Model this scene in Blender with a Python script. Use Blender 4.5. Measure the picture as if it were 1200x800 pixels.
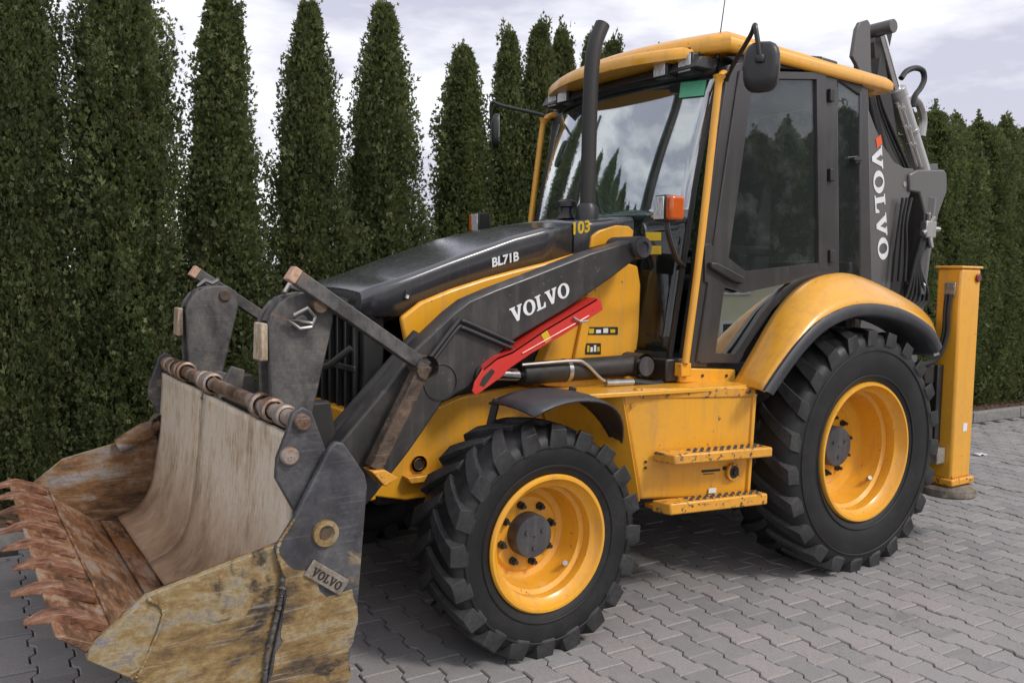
import bpy, bmesh, math, random
import numpy as np
from mathutils import Vector, Matrix, noise
random.seed(7); rng = np.random.default_rng(7)
R = math.radians
D = bpy.data; SC = bpy.context.scene
COL = SC.collection
for o in list(D.objects): D.objects.remove(o)

# ------------------------------------------------------------------ camera
F_PX, CAM = 1016.25, np.array([-2.1527, -4.0503, 1.653])
YAW, PIT, ROL = 0.5802, 0.0788, 0.0151
fw = np.array([math.sin(YAW)*math.cos(PIT), math.cos(YAW)*math.cos(PIT), -math.sin(PIT)])
r0 = np.array([math.cos(YAW), -math.sin(YAW), 0.0]); u0 = np.cross(r0, fw)
rt = r0*math.cos(ROL) + u0*math.sin(ROL); up = np.cross(rt, fw)
cd = D.cameras.new('camera'); cam = D.objects.new('camera', cd); COL.objects.link(cam)
cd.sensor_width = 36; cd.lens = 36*F_PX/1200; cd.clip_start = .05; cd.clip_end = 2000
m = Matrix.Identity(4)
for i in range(3):
    m[i][0], m[i][1], m[i][2], m[i][3] = rt[i], up[i], -fw[i], CAM[i]
cam.matrix_world = m
SC.camera = cam

# ------------------------------------------------------------------ sky, sun, exposure
SUN_EL, SUN_AZ = R(44), math.atan2(-.90, .42)       # direction to the sun in the xy plane
W = D.worlds.new('World'); SC.world = W; W.use_nodes = True
wn, wl = W.node_tree.nodes, W.node_tree.links
wn.clear()
def wnode(t, **k):
    n = wn.new(t)
    for a, v in k.items(): setattr(n, a, v)
    return n
sky = wnode('ShaderNodeTexSky', sky_type='NISHITA', sun_disc=False, sun_elevation=SUN_EL,
            sun_rotation=math.pi/2 - SUN_AZ, air_density=1.2, dust_density=3.0)
tc = wnode('ShaderNodeTexCoord'); mp = wnode('ShaderNodeMapping'); mp.inputs['Scale'].default_value = (1.0, 1.0, 3.4)
mp.inputs['Rotation'].default_value = (0, 0, .5)
n1 = wnode('ShaderNodeTexNoise'); n1.inputs['Scale'].default_value = 2.6; n1.inputs['Detail'].default_value = 7; n1.inputs['Roughness'].default_value = .55
cr = wnode('ShaderNodeValToRGB')
cr.color_ramp.elements[0].position = .41; cr.color_ramp.elements[0].color = (4.7, 4.65, 5.5, 1)
cr.color_ramp.elements[1].position = .575; cr.color_ramp.elements[1].color = (8.8, 8.7, 8.9, 1)
mx = wnode('ShaderNodeMix', data_type='RGBA'); mx.inputs['Factor'].default_value = .84
bg = wnode('ShaderNodeBackground'); bg.inputs['Strength'].default_value = .11
wo = wnode('ShaderNodeOutputWorld')
wl.new(tc.outputs['Generated'], mp.inputs['Vector']); wl.new(mp.outputs['Vector'], n1.inputs['Vector'])
wl.new(n1.outputs['Fac'], cr.inputs['Fac'])
wl.new(sky.outputs['Color'], mx.inputs['A']); wl.new(cr.outputs['Color'], mx.inputs['B'])
wl.new(mx.outputs['Result'], bg.inputs['Color']); wl.new(bg.outputs['Background'], wo.inputs['Surface'])
sl = D.lights.new('sun', 'SUN'); sl.energy = 1.5; sl.angle = R(12); sl.color = (1, .95, .87)
so = D.objects.new('sun', sl); COL.objects.link(so)
sd = Vector((math.cos(SUN_AZ)*math.cos(SUN_EL), math.sin(SUN_AZ)*math.cos(SUN_EL), math.sin(SUN_EL)))
so.rotation_euler = sd.to_track_quat('Z', 'Y').to_euler(); so.location = (0, 0, 20)
SC.view_settings.view_transform = 'Standard'; SC.view_settings.look = 'None'
SC.view_settings.exposure = .45; SC.view_settings.gamma = 1; SC.view_settings.use_curve_mapping = False

# ------------------------------------------------------------------ photo pixel -> place
def ray(px, py): return fw + rt*(px-600)/F_PX - up*(py-400)/F_PX
def U(px, py, y):
    d = ray(px, py); return CAM + d*(y-CAM[1])/d[1]
def X(pts, y): return [(float(U(a, b, y)[0]), float(U(a, b, y)[2])) for a, b in pts]
def UP(px, py, p, n):
    d = ray(px, py); p = np.array(p); n = np.array(n)
    return CAM + d*float((p-CAM) @ n)/float(d @ n)
def PR(P):
    d = np.array(P)-CAM; z = d @ fw
    return 600+F_PX*(d @ rt)/z, 400-F_PX*(d @ up)/z, z

# ------------------------------------------------------------------ materials
class NT:
    def __init__(s, name):
        s.m = D.materials.new(name); s.m.use_nodes = True
        s.t = s.m.node_tree; s.t.nodes.clear()
        s.out = s.t.nodes.new('ShaderNodeOutputMaterial'); s._c = {}
    def n(s, t, **k):
        x = s.t.nodes.new(t)
        for a, v in k.items():
            if a in x.inputs.keys(): s.set(x.inputs[a], v)
            else: setattr(x, a, v)
        return x
    def set(s, sock, v):
        if hasattr(v, 'is_output'): s.t.links.new(v, sock)
        else: sock.default_value = v
    def co(s, kind='Object', scale=None):
        if kind not in s._c:
            if kind == 'Position': s._c[kind] = s.n('ShaderNodeNewGeometry').outputs['Position']
            else: s._c[kind] = s.n('ShaderNodeTexCoord').outputs[kind]
        if scale is None: return s._c[kind]
        q = s.n('ShaderNodeMapping', Vector=s._c[kind]); q.inputs['Scale'].default_value = scale
        return q.outputs[0]
    def noise(s, sc, det=4, ro=.6, co=None, dist=0):
        q = s.n('ShaderNodeTexNoise', Scale=sc, Detail=det, Roughness=ro, Distortion=dist); s.set(q.inputs['Vector'], co if co is not None else s.co())
        return q.outputs['Fac']
    def ramp(s, f, stops):
        q = s.n('ShaderNodeValToRGB'); s.set(q.inputs['Fac'], f); e = q.color_ramp.elements
        while len(e) < len(stops): e.new(.5)
        for i, (p, c) in enumerate(stops):
            e[i].position = p
            e[i].color = (c, c, c, 1) if isinstance(c, (int, float)) else (*c, 1)
        return q.outputs['Color']
    def mix(s, f, a, b, bt='MIX'):
        q = s.n('ShaderNodeMix', data_type='RGBA', blend_type=bt); s.set(q.inputs[0], f)
        for i, v in ((6, a), (7, b)):
            if isinstance(v, tuple): v = (*v, 1) if len(v) == 3 else v
            s.set(q.inputs[i], v)
        return q.outputs[2]
    def math(s, op, a, b=0):
        q = s.n('ShaderNodeMath', operation=op); s.set(q.inputs[0], a); s.set(q.inputs[1], b); return q.outputs[0]
    def bump(s, h, st=.3, d=.01):
        return s.n('ShaderNodeBump', Height=h, Strength=st, Distance=d).outputs[0]
    def pbr(s, **k):
        b = s.n('ShaderNodeBsdfPrincipled')
        for a, v in k.items():
            nm = a.replace('_', ' ')
            if isinstance(v, tuple) and len(v) == 3 and 'Color' in nm: v = (*v, 1)
            s.set(b.inputs[nm], v)
        s.t.links.new(b.outputs[0], s.out.inputs[0]); return s.m

def paint(name, col, rough=.32, dirt=.35, dcol=(.16, .12, .08), coat=.3, dscale=3.0, metal=0, chips=.0, chipcol=(.07, .05, .04)):
    t = NT(name)
    a = t.noise(dscale, 8, .65); b = t.noise(38, 5, .6); st = t.noise(2.2, 5, .6, t.co('Object', (9, 9, .8)))
    mask = t.math('MULTIPLY', t.ramp(a, [(.42, 0), (.78, 1)]), t.ramp(b, [(.3, .35), (.7, 1)]))
    mask = t.math('MULTIPLY', t.math('ADD', mask, t.math('MULTIPLY', t.ramp(st, [(.50, 0), (.72, 1)]), .6)), dirt)
    base = t.mix(t.noise(1.1, 3), tuple(c*.88 for c in col), tuple(min(1, c*1.06) for c in col))
    c = t.mix(mask, base, dcol)
    if chips:
        ch = t.ramp(t.noise(30, 7, .7, None, .4), [(.665-chips*.1, 0), (.69-chips*.1, 1)])
        c = t.mix(ch, c, chipcol)
    rg = t.ramp(mask, [(0, rough), (.5, min(1, rough+.35))])
    return t.pbr(Base_Color=c, Roughness=rg, Metallic=metal, Coat_Weight=coat, Coat_Roughness=.18, Normal=t.bump(t.noise(90, 3), .04, .002))

def rust(name, stops, streak=(4, 22, 2), rough=(.45, .85), metal=.25, bump=.5, patch=None, scratch=.3):
    t = NT(name)
    s1 = t.noise(1.6, 9, .68, t.co('Object', streak), .25)
    s2 = t.noise(3.2, 9, .7, None, .6)
    f = t.math('ADD', t.math('MULTIPLY', s1, .62), t.math('MULTIPLY', s2, .42))
    f = t.n('ShaderNodeMapRange', Value=f, **{'From Min': .40, 'From Max': .66, 'To Min': .25, 'To Max': .85}).outputs[0]
    c = t.ramp(f, stops)
    if patch:
        pc, psc, lo = patch
        c = t.mix(t.ramp(t.noise(psc, 9, .66, None, .8), [(lo, 0), (lo+.06, .9)]), c, pc)
    mq = t.n('ShaderNodeMapping', Vector=t.co('Object')); mq.inputs['Rotation'].default_value = (.1, .42, .1); mq.inputs['Scale'].default_value = (2.2, 9, 46)
    sc = t.ramp(t.noise(2.0, 10, .7, mq.outputs[0]), [(.55, 0), (.68, scratch)])
    c = t.mix(sc, c, (.50, .46, .42))
    g = t.noise(55, 6, .7)
    c = t.mix(t.ramp(g, [(.35, .35), (.6, 0)]), c, (.05, .032, .02))
    return t.pbr(Base_Color=c, Roughness=t.ramp(f, [(.35, rough[0]), (.65, rough[1])]), Metallic=metal,
                 Normal=t.bump(t.math('ADD', f, t.math('MULTIPLY', g, .35)), bump, .012))

M = {}
M['yellow'] = paint('yellow_paint', (.80, .378, .022), .30, .52, (.34, .20, .07), .45, dscale=2.2, chips=.10)
M['yellow_worn'] = paint('yellow_worn_paint', (.74, .34, .03), .42, .5, (.25, .16, .07), .15, chips=1.0)
M['charcoal'] = paint('charcoal_paint', (.040, .042, .050), .22, .22, (.11, .10, .09), .8)
M['arm'] = paint('loader_arm_paint', (.030, .029, .030), .36, .5, (.10, .09, .08), .25, chips=.3, chipcol=(.14, .11, .09))
M['boom'] = paint('boom_paint', (.085, .082, .082), .38, .4, (.17, .15, .13), .25)
M['black'] = paint('black_plastic', (.014, .014, .016), .42, .35, (.07, .065, .06), .1)
M['dark'] = paint('dark_metal', (.018, .017, .017), .5, .5, (.06, .05, .045), 0)
M['frame'] = paint('cab_frame_paint', (.040, .038, .039), .30, .22, (.11, .10, .095), .5)
M['fenderblk'] = paint('fender_plastic', (.028, .029, .036), .45, .4, (.10, .095, .09), .05)
M['red'] = paint('red_paint', (.62, .03, .022), .36, .3, (.25, .08, .05), .3, chips=.2)
M['hub'] = paint('hub_metal', (.04, .042, .05), .45, .6, (.13, .13, .13), .1)
M['interior'] = paint('cab_interior', (.03, .031, .034), .7, .2)
M['hitch'] = rust('hitch_steel', [(.3, (.05, .05, .053)), (.5, (.095, .093, .095)), (.7, (.145, .138, .132)), (.86, (.19, .12, .085))], (6, 6, 3), (.4, .7), .25, .3, ((.21, .12, .08), 3.4, .64), .12)
M['clamgrey'] = rust('clam_steel', [(.3, (.045, .047, .056)), (.5, (.075, .078, .09)), (.7, (.125, .125, .13)), (.85, (.26, .22, .14))], (3, 3, 3), (.38, .65), .3, .25, ((.34, .27, .15), 3.0, .635), .16)
t = NT('mouldboard_steel')
v1 = t.noise(1.5, 10, .72, t.co('Object', (8, 26, 5))); v2 = t.noise(2.6, 10, .7); v3 = t.noise(3.0, 8, .75, t.co('Object', (30, 75, 4)))
f = t.n('ShaderNodeMapRange', Value=t.math('ADD', t.math('MULTIPLY', v1, .42), t.math('MULTIPLY', v2, .58)), **{'From Min': .36, 'From Max': .64}).outputs[0]
c = t.ramp(f, [(.0, (.22, .145, .085)), (.22, (.44, .345, .235)), (.45, (.60, .505, .375)), (.62, (.66, .59, .48)), (.8, (.56, .43, .28)), (1, (.45, .25, .12))])
c = t.mix(t.ramp(v3, [(.53, 0), (.66, .6)]), c, (.58, .54, .49))
c = t.mix(t.ramp(v3, [(.33, .55), (.44, 0)]), c, (.17, .11, .07))
z = t.n('ShaderNodeSeparateXYZ', Vector=t.co('Object')).outputs[2]
zz = t.math('ADD', z, t.math('MULTIPLY', t.noise(4, 6, .7), .5))
c = t.mix(t.ramp(zz, [(.60, .8), (1.02, 0)]), c, t.ramp(v2, [(.35, (.13, .065, .03)), (.55, (.28, .14, .06)), (.68, (.42, .33, .22))]))
M['mould'] = t.pbr(Base_Color=c, Roughness=t.ramp(v3, [(.35, .85), (.65, .5)]), Metallic=.08, Normal=t.bump(t.math('ADD', f, v3), .35, .006))
M['floor'] = rust('bucket_floor_steel', [(.30, (.09, .05, .028)), (.44, (.20, .10, .05)), (.56, (.30, .15, .075)), (.68, (.36, .24, .16)), (.8, (.30, .28, .27))], (12, 3, 12), (.4, .8), .3, .5, ((.26, .10, .03), 2.2, .56), .5)
M['side'] = rust('bucket_side_steel', [(.30, (.08, .06, .045)), (.42, (.20, .13, .055)), (.54, (.30, .20, .08)), (.64, (.36, .29, .17)), (.78, (.22, .21, .22))], (2.5, 4, 7), (.45, .85), .25, .45, ((.025, .024, .026), 3.6, .585), .5)
M['inside'] = rust('bucket_inner_side_steel', [(.30, (.07, .04, .025)), (.46, (.15, .085, .045)), (.58, (.24, .125, .05)), (.68, (.30, .23, .17)), (.8, (.3, .29, .3))], (2.0, 4, 8), (.35, .75), .35, .4, None, .4)
M['tooth'] = rust('tooth_steel', [(.28, (.09, .045, .03)), (.46, (.20, .09, .052)), (.62, (.29, .14, .085)), (.8, (.36, .24, .17))], (9, 12, 12), (.45, .8), .2, .3, ((.06, .04, .03), 6, .63), .25)
M['rustbar'] = rust('rusty_bar_steel', [(.32, (.05, .038, .03)), (.5, (.10, .07, .05)), (.68, (.17, .115, .08)), (.8, (.24, .15, .1))], (9, 9, 9), (.5, .85), .3, .3, None, .25)
M['block'] = rust('worn_block', [(.3, (.28, .20, .13)), (.5, (.46, .37, .26)), (.7, (.58, .49, .37)), (.85, (.45, .27, .16))], (20, 20, 5), (.6, .9), 0, .4, None, .3)
M['barend'] = rust('cut_bar_end', [(.3, (.40, .22, .15)), (.6, (.55, .36, .26)), (.8, (.5, .3, .2))], (9, 9, 9), (.6, .9), 0, .2, None, .1)
M['shaft'] = rust('pivot_shaft_steel', [(.3, (.16, .10, .075)), (.48, (.30, .19, .13)), (.6, (.36, .32, .29)), (.78, (.42, .27, .17))], (4, 4, 4), (.35, .6), .5, .2, None, .4)
def simple(name, col, rough=.5, metal=0, **k):
    t = NT(name); n = t.noise(20, 4)
    return t.pbr(Base_Color=t.mix(n, tuple(c*.75 for c in col), tuple(min(1, c*1.15) for c in col)), Roughness=t.ramp(n, [(.3, rough*.85), (.7, min(1, rough*1.15))]), Metallic=metal, **k)
M['chrome'] = simple('chrome_rod', (.75, .75, .77), .13, 1)
M['steel'] = simple('zinc_steel', (.42, .41, .40), .38, .85)
M['barrel'] = paint('cylinder_grey', (.40, .395, .40), .28, .35, (.25, .23, .2), .3, metal=.4)
M['hose'] = simple('hose_rubber', (.016, .016, .017), .5)
M['white'] = simple('white_vinyl', (.74, .75, .77), .45)
M['amber'] = simple('amber_lens', (.55, .10, .015), .18, 0, Coat_Weight=.6)
M['redlens'] = simple('red_lens', (.18, .02, .015), .2)
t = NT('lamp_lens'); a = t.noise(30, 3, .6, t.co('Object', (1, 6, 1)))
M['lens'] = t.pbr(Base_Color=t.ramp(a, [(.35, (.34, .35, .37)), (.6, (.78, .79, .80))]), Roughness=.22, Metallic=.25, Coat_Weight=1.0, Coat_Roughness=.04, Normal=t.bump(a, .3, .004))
M['green'] = simple('green_sticker', (.10, .42, .24), .4)
M['lime'] = simple('yellow_sticker', (.62, .42, .015), .45)
M['sticker'] = simple('black_sticker', (.02, .02, .02), .45)
M['pad'] = rust('stabiliser_pad', [(.3, (.10, .085, .07)), (.5, (.19, .16, .13)), (.7, (.27, .24, .2))], (9, 9, 9), (.7, .95), 0, .6, None, .2)
M['grille'] = simple('grille_black', (.008, .008, .009), .6)
t = NT('tyre_rubber')
a = t.noise(4, 8, .7); b = t.noise(45, 5, .65)
dm = t.math('MULTIPLY', t.ramp(a, [(.45, 0), (.75, 1)]), t.ramp(b, [(.35, .2), (.65, 1)]))
M['tyre'] = t.pbr(Base_Color=t.mix(dm, (.006, .006, .0065), (.026, .0255, .025)), Roughness=t.ramp(a, [(.3, .36), (.7, .7)]), Normal=t.bump(b, .12, .004))
t = NT('tyre_tread_rubber')
a = t.noise(6, 8, .7); b = t.noise(60, 5, .65)
dm = t.math('MULTIPLY', t.ramp(a, [(.35, .1), (.65, 1)]), t.ramp(b, [(.3, .3), (.65, 1)]))
M['tread'] = t.pbr(Base_Color=t.mix(dm, (.007, .007, .0075), (.05, .05, .053)), Roughness=.62, Normal=t.bump(t.math('ADD', a, b), .25, .006))

def glass(name, tint, r0_, pw=4.0, rough=.0, dirt=.12):
    t = NT(name)
    lw = t.n('ShaderNodeLayerWeight', Blend=.5).outputs['Facing']
    fr = t.math('ADD', t.math('MULTIPLY', t.math('POWER', lw, pw), 1-r0_), r0_)
    tr = t.n('ShaderNodeBsdfTransparent', Color=(*tint, 1))
    gl = t.n('ShaderNodeBsdfGlossy', Color=(.96, .98, 1, 1), Roughness=rough, Normal=t.bump(t.noise(1.2, 2), .05, .02))
    df = t.n('ShaderNodeBsdfDiffuse', Color=(.40, .41, .42, 1))
    ms = t.n('ShaderNodeMixShader'); t.set(ms.inputs[0], fr); t.set(ms.inputs[1], tr.outputs[0]); t.set(ms.inputs[2], gl.outputs[0])
    dd = t.math('ADD', t.math('MULTIPLY', t.ramp(t.noise(5, 9, .75), [(.5, 0), (.8, 1)]), dirt), dirt*.25)
    spots = t.math('MULTIPLY', t.ramp(t.noise(34, 6, .6), [(.70, 0), (.73, 1)]), dirt*3)
    m2 = t.n('ShaderNodeMixShader'); t.set(m2.inputs[0], t.math('ADD', dd, spots)); t.set(m2.inputs[1], ms.outputs[0]); t.set(m2.inputs[2], df.outputs[0])
    t.t.links.new(m2.outputs[0], t.out.inputs[0]); return t.m
M['windscreen'] = glass('windscreen_glass', (.60, .72, .68), .36, 2.4)
M['glass'] = glass('tinted_glass', (.62, .70, .70), .05, 3.2)
M['lowdoor'] = glass('lower_door_glass', (.40, .48, .42), .38, 2.5, 0, .06)
M['lowglass'] = glass('lower_front_glass', (.30, .38, .36), .05, 4.5, 0, .05)  # darker than the windscreen: shade beside the bonnet is put into the tint
M['mirror'] = simple('mirror_face', (.8, .8, .8), .03, 1)

# pavers: colour per piece
def paver_mat(name, rnd):
    t = NT(name)
    r = rnd(t)
    base = t.ramp(r, [(0, (.235, .23, .235)), (.3, (.275, .268, .27)), (.62, (.305, .295, .295)), (.85, (.335, .312, .31)), (1, (.29, .288, .295))])
    pos = t.co('Position')
    big = t.noise(.55, 5, .6, pos); fine = t.noise(160, 3, .7, pos); mid = t.noise(13, 6, .65, pos)
    c = t.mix(t.ramp(big, [(.35, .0), (.68, .3)]), base, (.13, .12, .115))
    c = t.mix(t.ramp(t.noise(2.3, 7, .7, pos, .5), [(.60, 0), (.72, .55)]), c, (.11, .105, .10))
    c = t.mix(t.ramp(mid, [(.45, 0), (.75, .35)]), c, (.36, .325, .32))
    c = t.mix(t.ramp(fine, [(.32, .5), (.52, 0)]), c, (.08, .075, .075))
    return t.pbr(Base_Color=c, Roughness=t.ramp(mid, [(.3, .72), (.7, .9)]), Normal=t.bump(fine, .35, .003))
M['paver'] = paver_mat('paver_concrete', lambda t: t.n('ShaderNodeObjectInfo').outputs['Random'])
M['paver_mass'] = paver_mat('paver_concrete_mass', lambda t: t.n('ShaderNodeAttribute', attribute_name='rnd').outputs['Fac'])
t = NT('joint_sand'); M['sand'] = t.pbr(Base_Color=t.ramp(t.noise(60, 5, .7, t.co('Position')), [(.25, (.018, .017, .015)), (.5, (.032, .029, .026)), (.64, (.035, .04, .022)), (.78, (.07, .062, .052))]), Roughness=.95)
t = NT('bed_soil'); a = t.noise(9, 8, .7, t.co('Position'))
M['soil'] = t.pbr(Base_Color=t.ramp(a, [(.3, (.035, .022, .015)), (.5, (.075, .045, .03)), (.7, (.12, .075, .045))]), Roughness=.95, Normal=t.bump(a, .8, .03))
t = NT('meadow_ground'); a = t.noise(2, 8, .7, t.co('Position'))
M['meadow'] = t.pbr(Base_Color=t.ramp(a, [(.3, (.04, .055, .02)), (.7, (.09, .10, .045))]), Roughness=.95)
t = NT('kerb_concrete'); a = t.noise(22, 7, .7, t.co('Position'))
M['kerb'] = t.pbr(Base_Color=t.ramp(a, [(.3, (.15, .145, .14)), (.7, (.27, .26, .25))]), Roughness=.9, Normal=t.bump(a, .4, .006))
t = NT('thuja_foliage')
oi = t.n('ShaderNodeObjectInfo').outputs['Random']; at = t.n('ShaderNodeAttribute', attribute_name='rnd').outputs['Fac']
c = t.ramp(at, [(0, (.040, .056, .022)), (.45, (.105, .135, .052)), (.8, (.175, .21, .082)), (.97, (.25, .27, .12)), (1, (.18, .11, .06))])
c = t.mix(t.math('MULTIPLY', oi, .4), c, (.11, .13, .052))
c = t.mix(t.ramp(t.noise(3.2, 4, .6), [(.58, 0), (.74, .35)]), c, (.13, .11, .05))
c = t.mix(t.ramp(t.noise(1.7, 3, .6), [(.54, 0), (.70, .35)]), c, (.14, .19, .065))
df = t.n('ShaderNodeBsdfPrincipled'); t.set(df.inputs['Base Color'], c); t.set(df.inputs['Roughness'], .6)
tl = t.n('ShaderNodeBsdfTranslucent'); t.set(tl.inputs['Color'], t.mix(.5, c, (.20, .25, .06)))
ms = t.n('ShaderNodeMixShader'); ms.inputs[0].default_value = .42
t.t.links.new(df.outputs[0], ms.inputs[1]); t.t.links.new(tl.outputs[0], ms.inputs[2]); t.t.links.new(ms.outputs[0], t.out.inputs[0])
M['leaf'] = t.m
t = NT('thuja_bark'); a = t.noise(8, 6, .7, t.co('Object', (6, 6, .7)))
M['bark'] = t.pbr(Base_Color=t.ramp(a, [(.3, (.05, .032, .022)), (.7, (.15, .10, .07))]), Roughness=.9, Normal=t.bump(a, .6, .02))
t = NT('dead_leaf'); M['deadleaf'] = t.pbr(Base_Color=t.ramp(t.n('ShaderNodeAttribute', attribute_name='rnd').outputs['Fac'], [(0, (.10, .045, .02)), (.5, (.20, .09, .04)), (1, (.30, .17, .07))]), Roughness=.8)
t = NT('house_render'); M['render'] = t.pbr(Base_Color=t.mix(t.noise(3), (.62, .60, .40), (.68, .66, .46)), Roughness=.9)
M['roof_tile'] = simple('roof_tile', (.20, .07, .045), .8)
M['winframe'] = simple('window_frame', (.75, .75, .73), .4)
M['house_glass'] = simple('house_glass', (.02, .022, .025), .08)

# ------------------------------------------------------------------ mesh helpers
class MB:
    def __init__(s): s.v = []; s.f = []
    def add(s, v, f):
        k = len(s.v); s.v += [tuple(map(float, p)) for p in v]; s.f += [[i+k for i in q] for q in f]; return s
    def box(s, x0, x1, y0, y1, z0, z1):
        return s.add([(x0, y0, z0), (x1, y0, z0), (x1, y1, z0), (x0, y1, z0), (x0, y0, z1), (x1, y0, z1), (x1, y1, z1), (x0, y1, z1)],
                     [(3, 2, 1, 0), (4, 5, 6, 7), (0, 1, 5, 4), (1, 2, 6, 5), (2, 3, 7, 6), (3, 0, 4, 7)])
    def prism(s, pts, y0, y1):           # outline in x,z pushed along y
        n = len(pts)
        return s.add([(x, y0, z) for x, z in pts]+[(x, y1, z) for x, z in pts],
                     [list(range(n)), list(range(2*n-1, n-1, -1))]+[[(i+1) % n, i, i+n, (i+1) % n+n] for i in range(n)])
    def slab(s, pts, nrm):               # 3D outline pushed along a vector
        n = len(pts); q = [tuple(np.array(p)+np.array(nrm)) for p in pts]
        return s.add(list(pts)+q, [list(range(n)), list(range(2*n-1, n-1, -1))]+[[(i+1) % n, i, i+n, (i+1) % n+n] for i in range(n)])
    def tube(s, path, r, n=10, cap=True, sq=False):
        P = [Vector(p) for p in path]; rs = r if isinstance(r, (list, tuple)) else [r]*len(P)
        if sq: n = 4
        rings = []; prev = None
        for i, p in enumerate(P):
            d = (P[min(i+1, len(P)-1)]-P[max(i-1, 0)]).normalized()
            if prev is None:
                a = Vector((0, 1, 0)) if abs(d.y) < .9 else Vector((0, 0, 1))
                prev = (a-d*a.dot(d)).normalized()
            else: prev = (prev-d*prev.dot(d)).normalized()
            b = d.cross(prev)
            k = 1.0
            if 0 < i < len(P)-1:
                c = (P[i]-P[i-1]).normalized().dot((P[i+1]-P[i]).normalized()); k = 1/max(.6, math.sqrt((1+c)/2))
            off = math.pi/4 if sq else 0
            rings.append([p+(prev*math.cos(2*math.pi*j/n+off)+b*math.sin(2*math.pi*j/n+off))*rs[i]*k for j in range(n)])
        v = [tuple(q) for g in rings for q in g]; f = []
        for i in range(len(P)-1):
            for j in range(n):
                f.append([i*n+j, i*n+(j+1) % n, (i+1)*n+(j+1) % n, (i+1)*n+j])
        if cap: f += [list(range(n-1, -1, -1)), [(len(P)-1)*n+j for j in range(n)]]
        return s.add(v, f)
    def lathe(s, prof, c, n=48, axis='y', close=False):   # prof: (radius, along axis)
        v = []; f = []; k = len(prof)
        for i in range(n):
            a = 2*math.pi*i/n
            for r, h in prof:
                if axis == 'y': v.append((c[0]+r*math.cos(a), c[1]+h, c[2]+r*math.sin(a)))
                elif axis == 'x': v.append((c[0]+h, c[1]+r*math.cos(a), c[2]+r*math.sin(a)))
                else: v.append((c[0]+r*math.cos(a), c[1]+r*math.sin(a), c[2]+h))
        for i in range(n):
            j = (i+1) % n
            for q in range(k if close else k-1):
                f.append([i*k+q, i*k+(q+1) % k, j*k+(q+1) % k, j*k+q])
        return s.add(v, f)
    def cyl(s, a, b, r, n=20, r2=None): return s.tube([a, b], [r, r2 if r2 is not None else r], n)
    def grid(s, rows, thick=None):
        nr, nc = len(rows), len(rows[0]); v = [p for r in rows for p in r]
        f = [[i*nc+j, i*nc+j+1, (i+1)*nc+j+1, (i+1)*nc+j] for i in range(nr-1) for j in range(nc-1)]
        return s.add(v, f)
    def mesh(s, name, smooth=35):
        me = D.meshes.new(name); me.from_pydata(s.v, [], s.f); me.validate()
        bm = bmesh.new(); bm.from_mesh(me); bmesh.ops.recalc_face_normals(bm, faces=bm.faces); bm.to_mesh(me); bm.free()
        if smooth:
            me.shade_smooth(); me.set_sharp_from_angle(angle=R(smooth))
        return me
    def build(s, name, mat, parent=None, bevel=0, smooth=35, solid=0, seg=2, subs=0):
        o = D.objects.new(name, s.mesh(name, smooth)); COL.objects.link(o)
        o.data.materials.append(M[mat] if isinstance(mat, str) else mat)
        if parent: o.parent = parent
        if solid:
            q = o.modifiers.new('thick', 'SOLIDIFY'); q.thickness = abs(solid); q.offset = 1 if solid > 0 else -1
        if subs:
            q = o.modifiers.new('sub', 'SUBSURF'); q.levels = subs; q.render_levels = subs
        if bevel:
            q = o.modifiers.new('bevel', 'BEVEL'); q.width = bevel; q.segments = seg; q.limit_method = 'ANGLE'; q.angle_limit = R(40); q.harden_normals = False
        return o
def empty(name, loc, parent=None):
    o = D.objects.new(name, None); COL.objects.link(o); o.location = loc; o.empty_display_size = .2
    if parent: o.parent = parent
    return o
def tag(o, label=None, cat=None, group=None, kind=None):
    for k, v in (('label', label), ('category', cat), ('group', group), ('kind', kind)):
        if v: o[k] = v
    return o
def arc(cx, cz, r, a0, a1, n): return [(cx+r*math.cos(R(a0+(a1-a0)*i/n)), cz+r*math.sin(R(a0+(a1-a0)*i/n))) for i in range(n+1)]
def smooth_path(pts, n=6):
    P = [np.array(p, float) for p in pts]; P = [2*P[0]-P[1]]+P+[2*P[-1]-P[-2]]; out = []
    for i in range(1, len(P)-2):
        for k in range(n):
            t = k/n; a, b, c, d = P[i-1:i+3]
            out.append(.5*((2*b)+(-a+c)*t+(2*a-5*b+4*c-d)*t*t+(-a+3*b-3*c+d)*t**3))
    out.append(P[-2]); return [tuple(p) for p in out]

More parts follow.
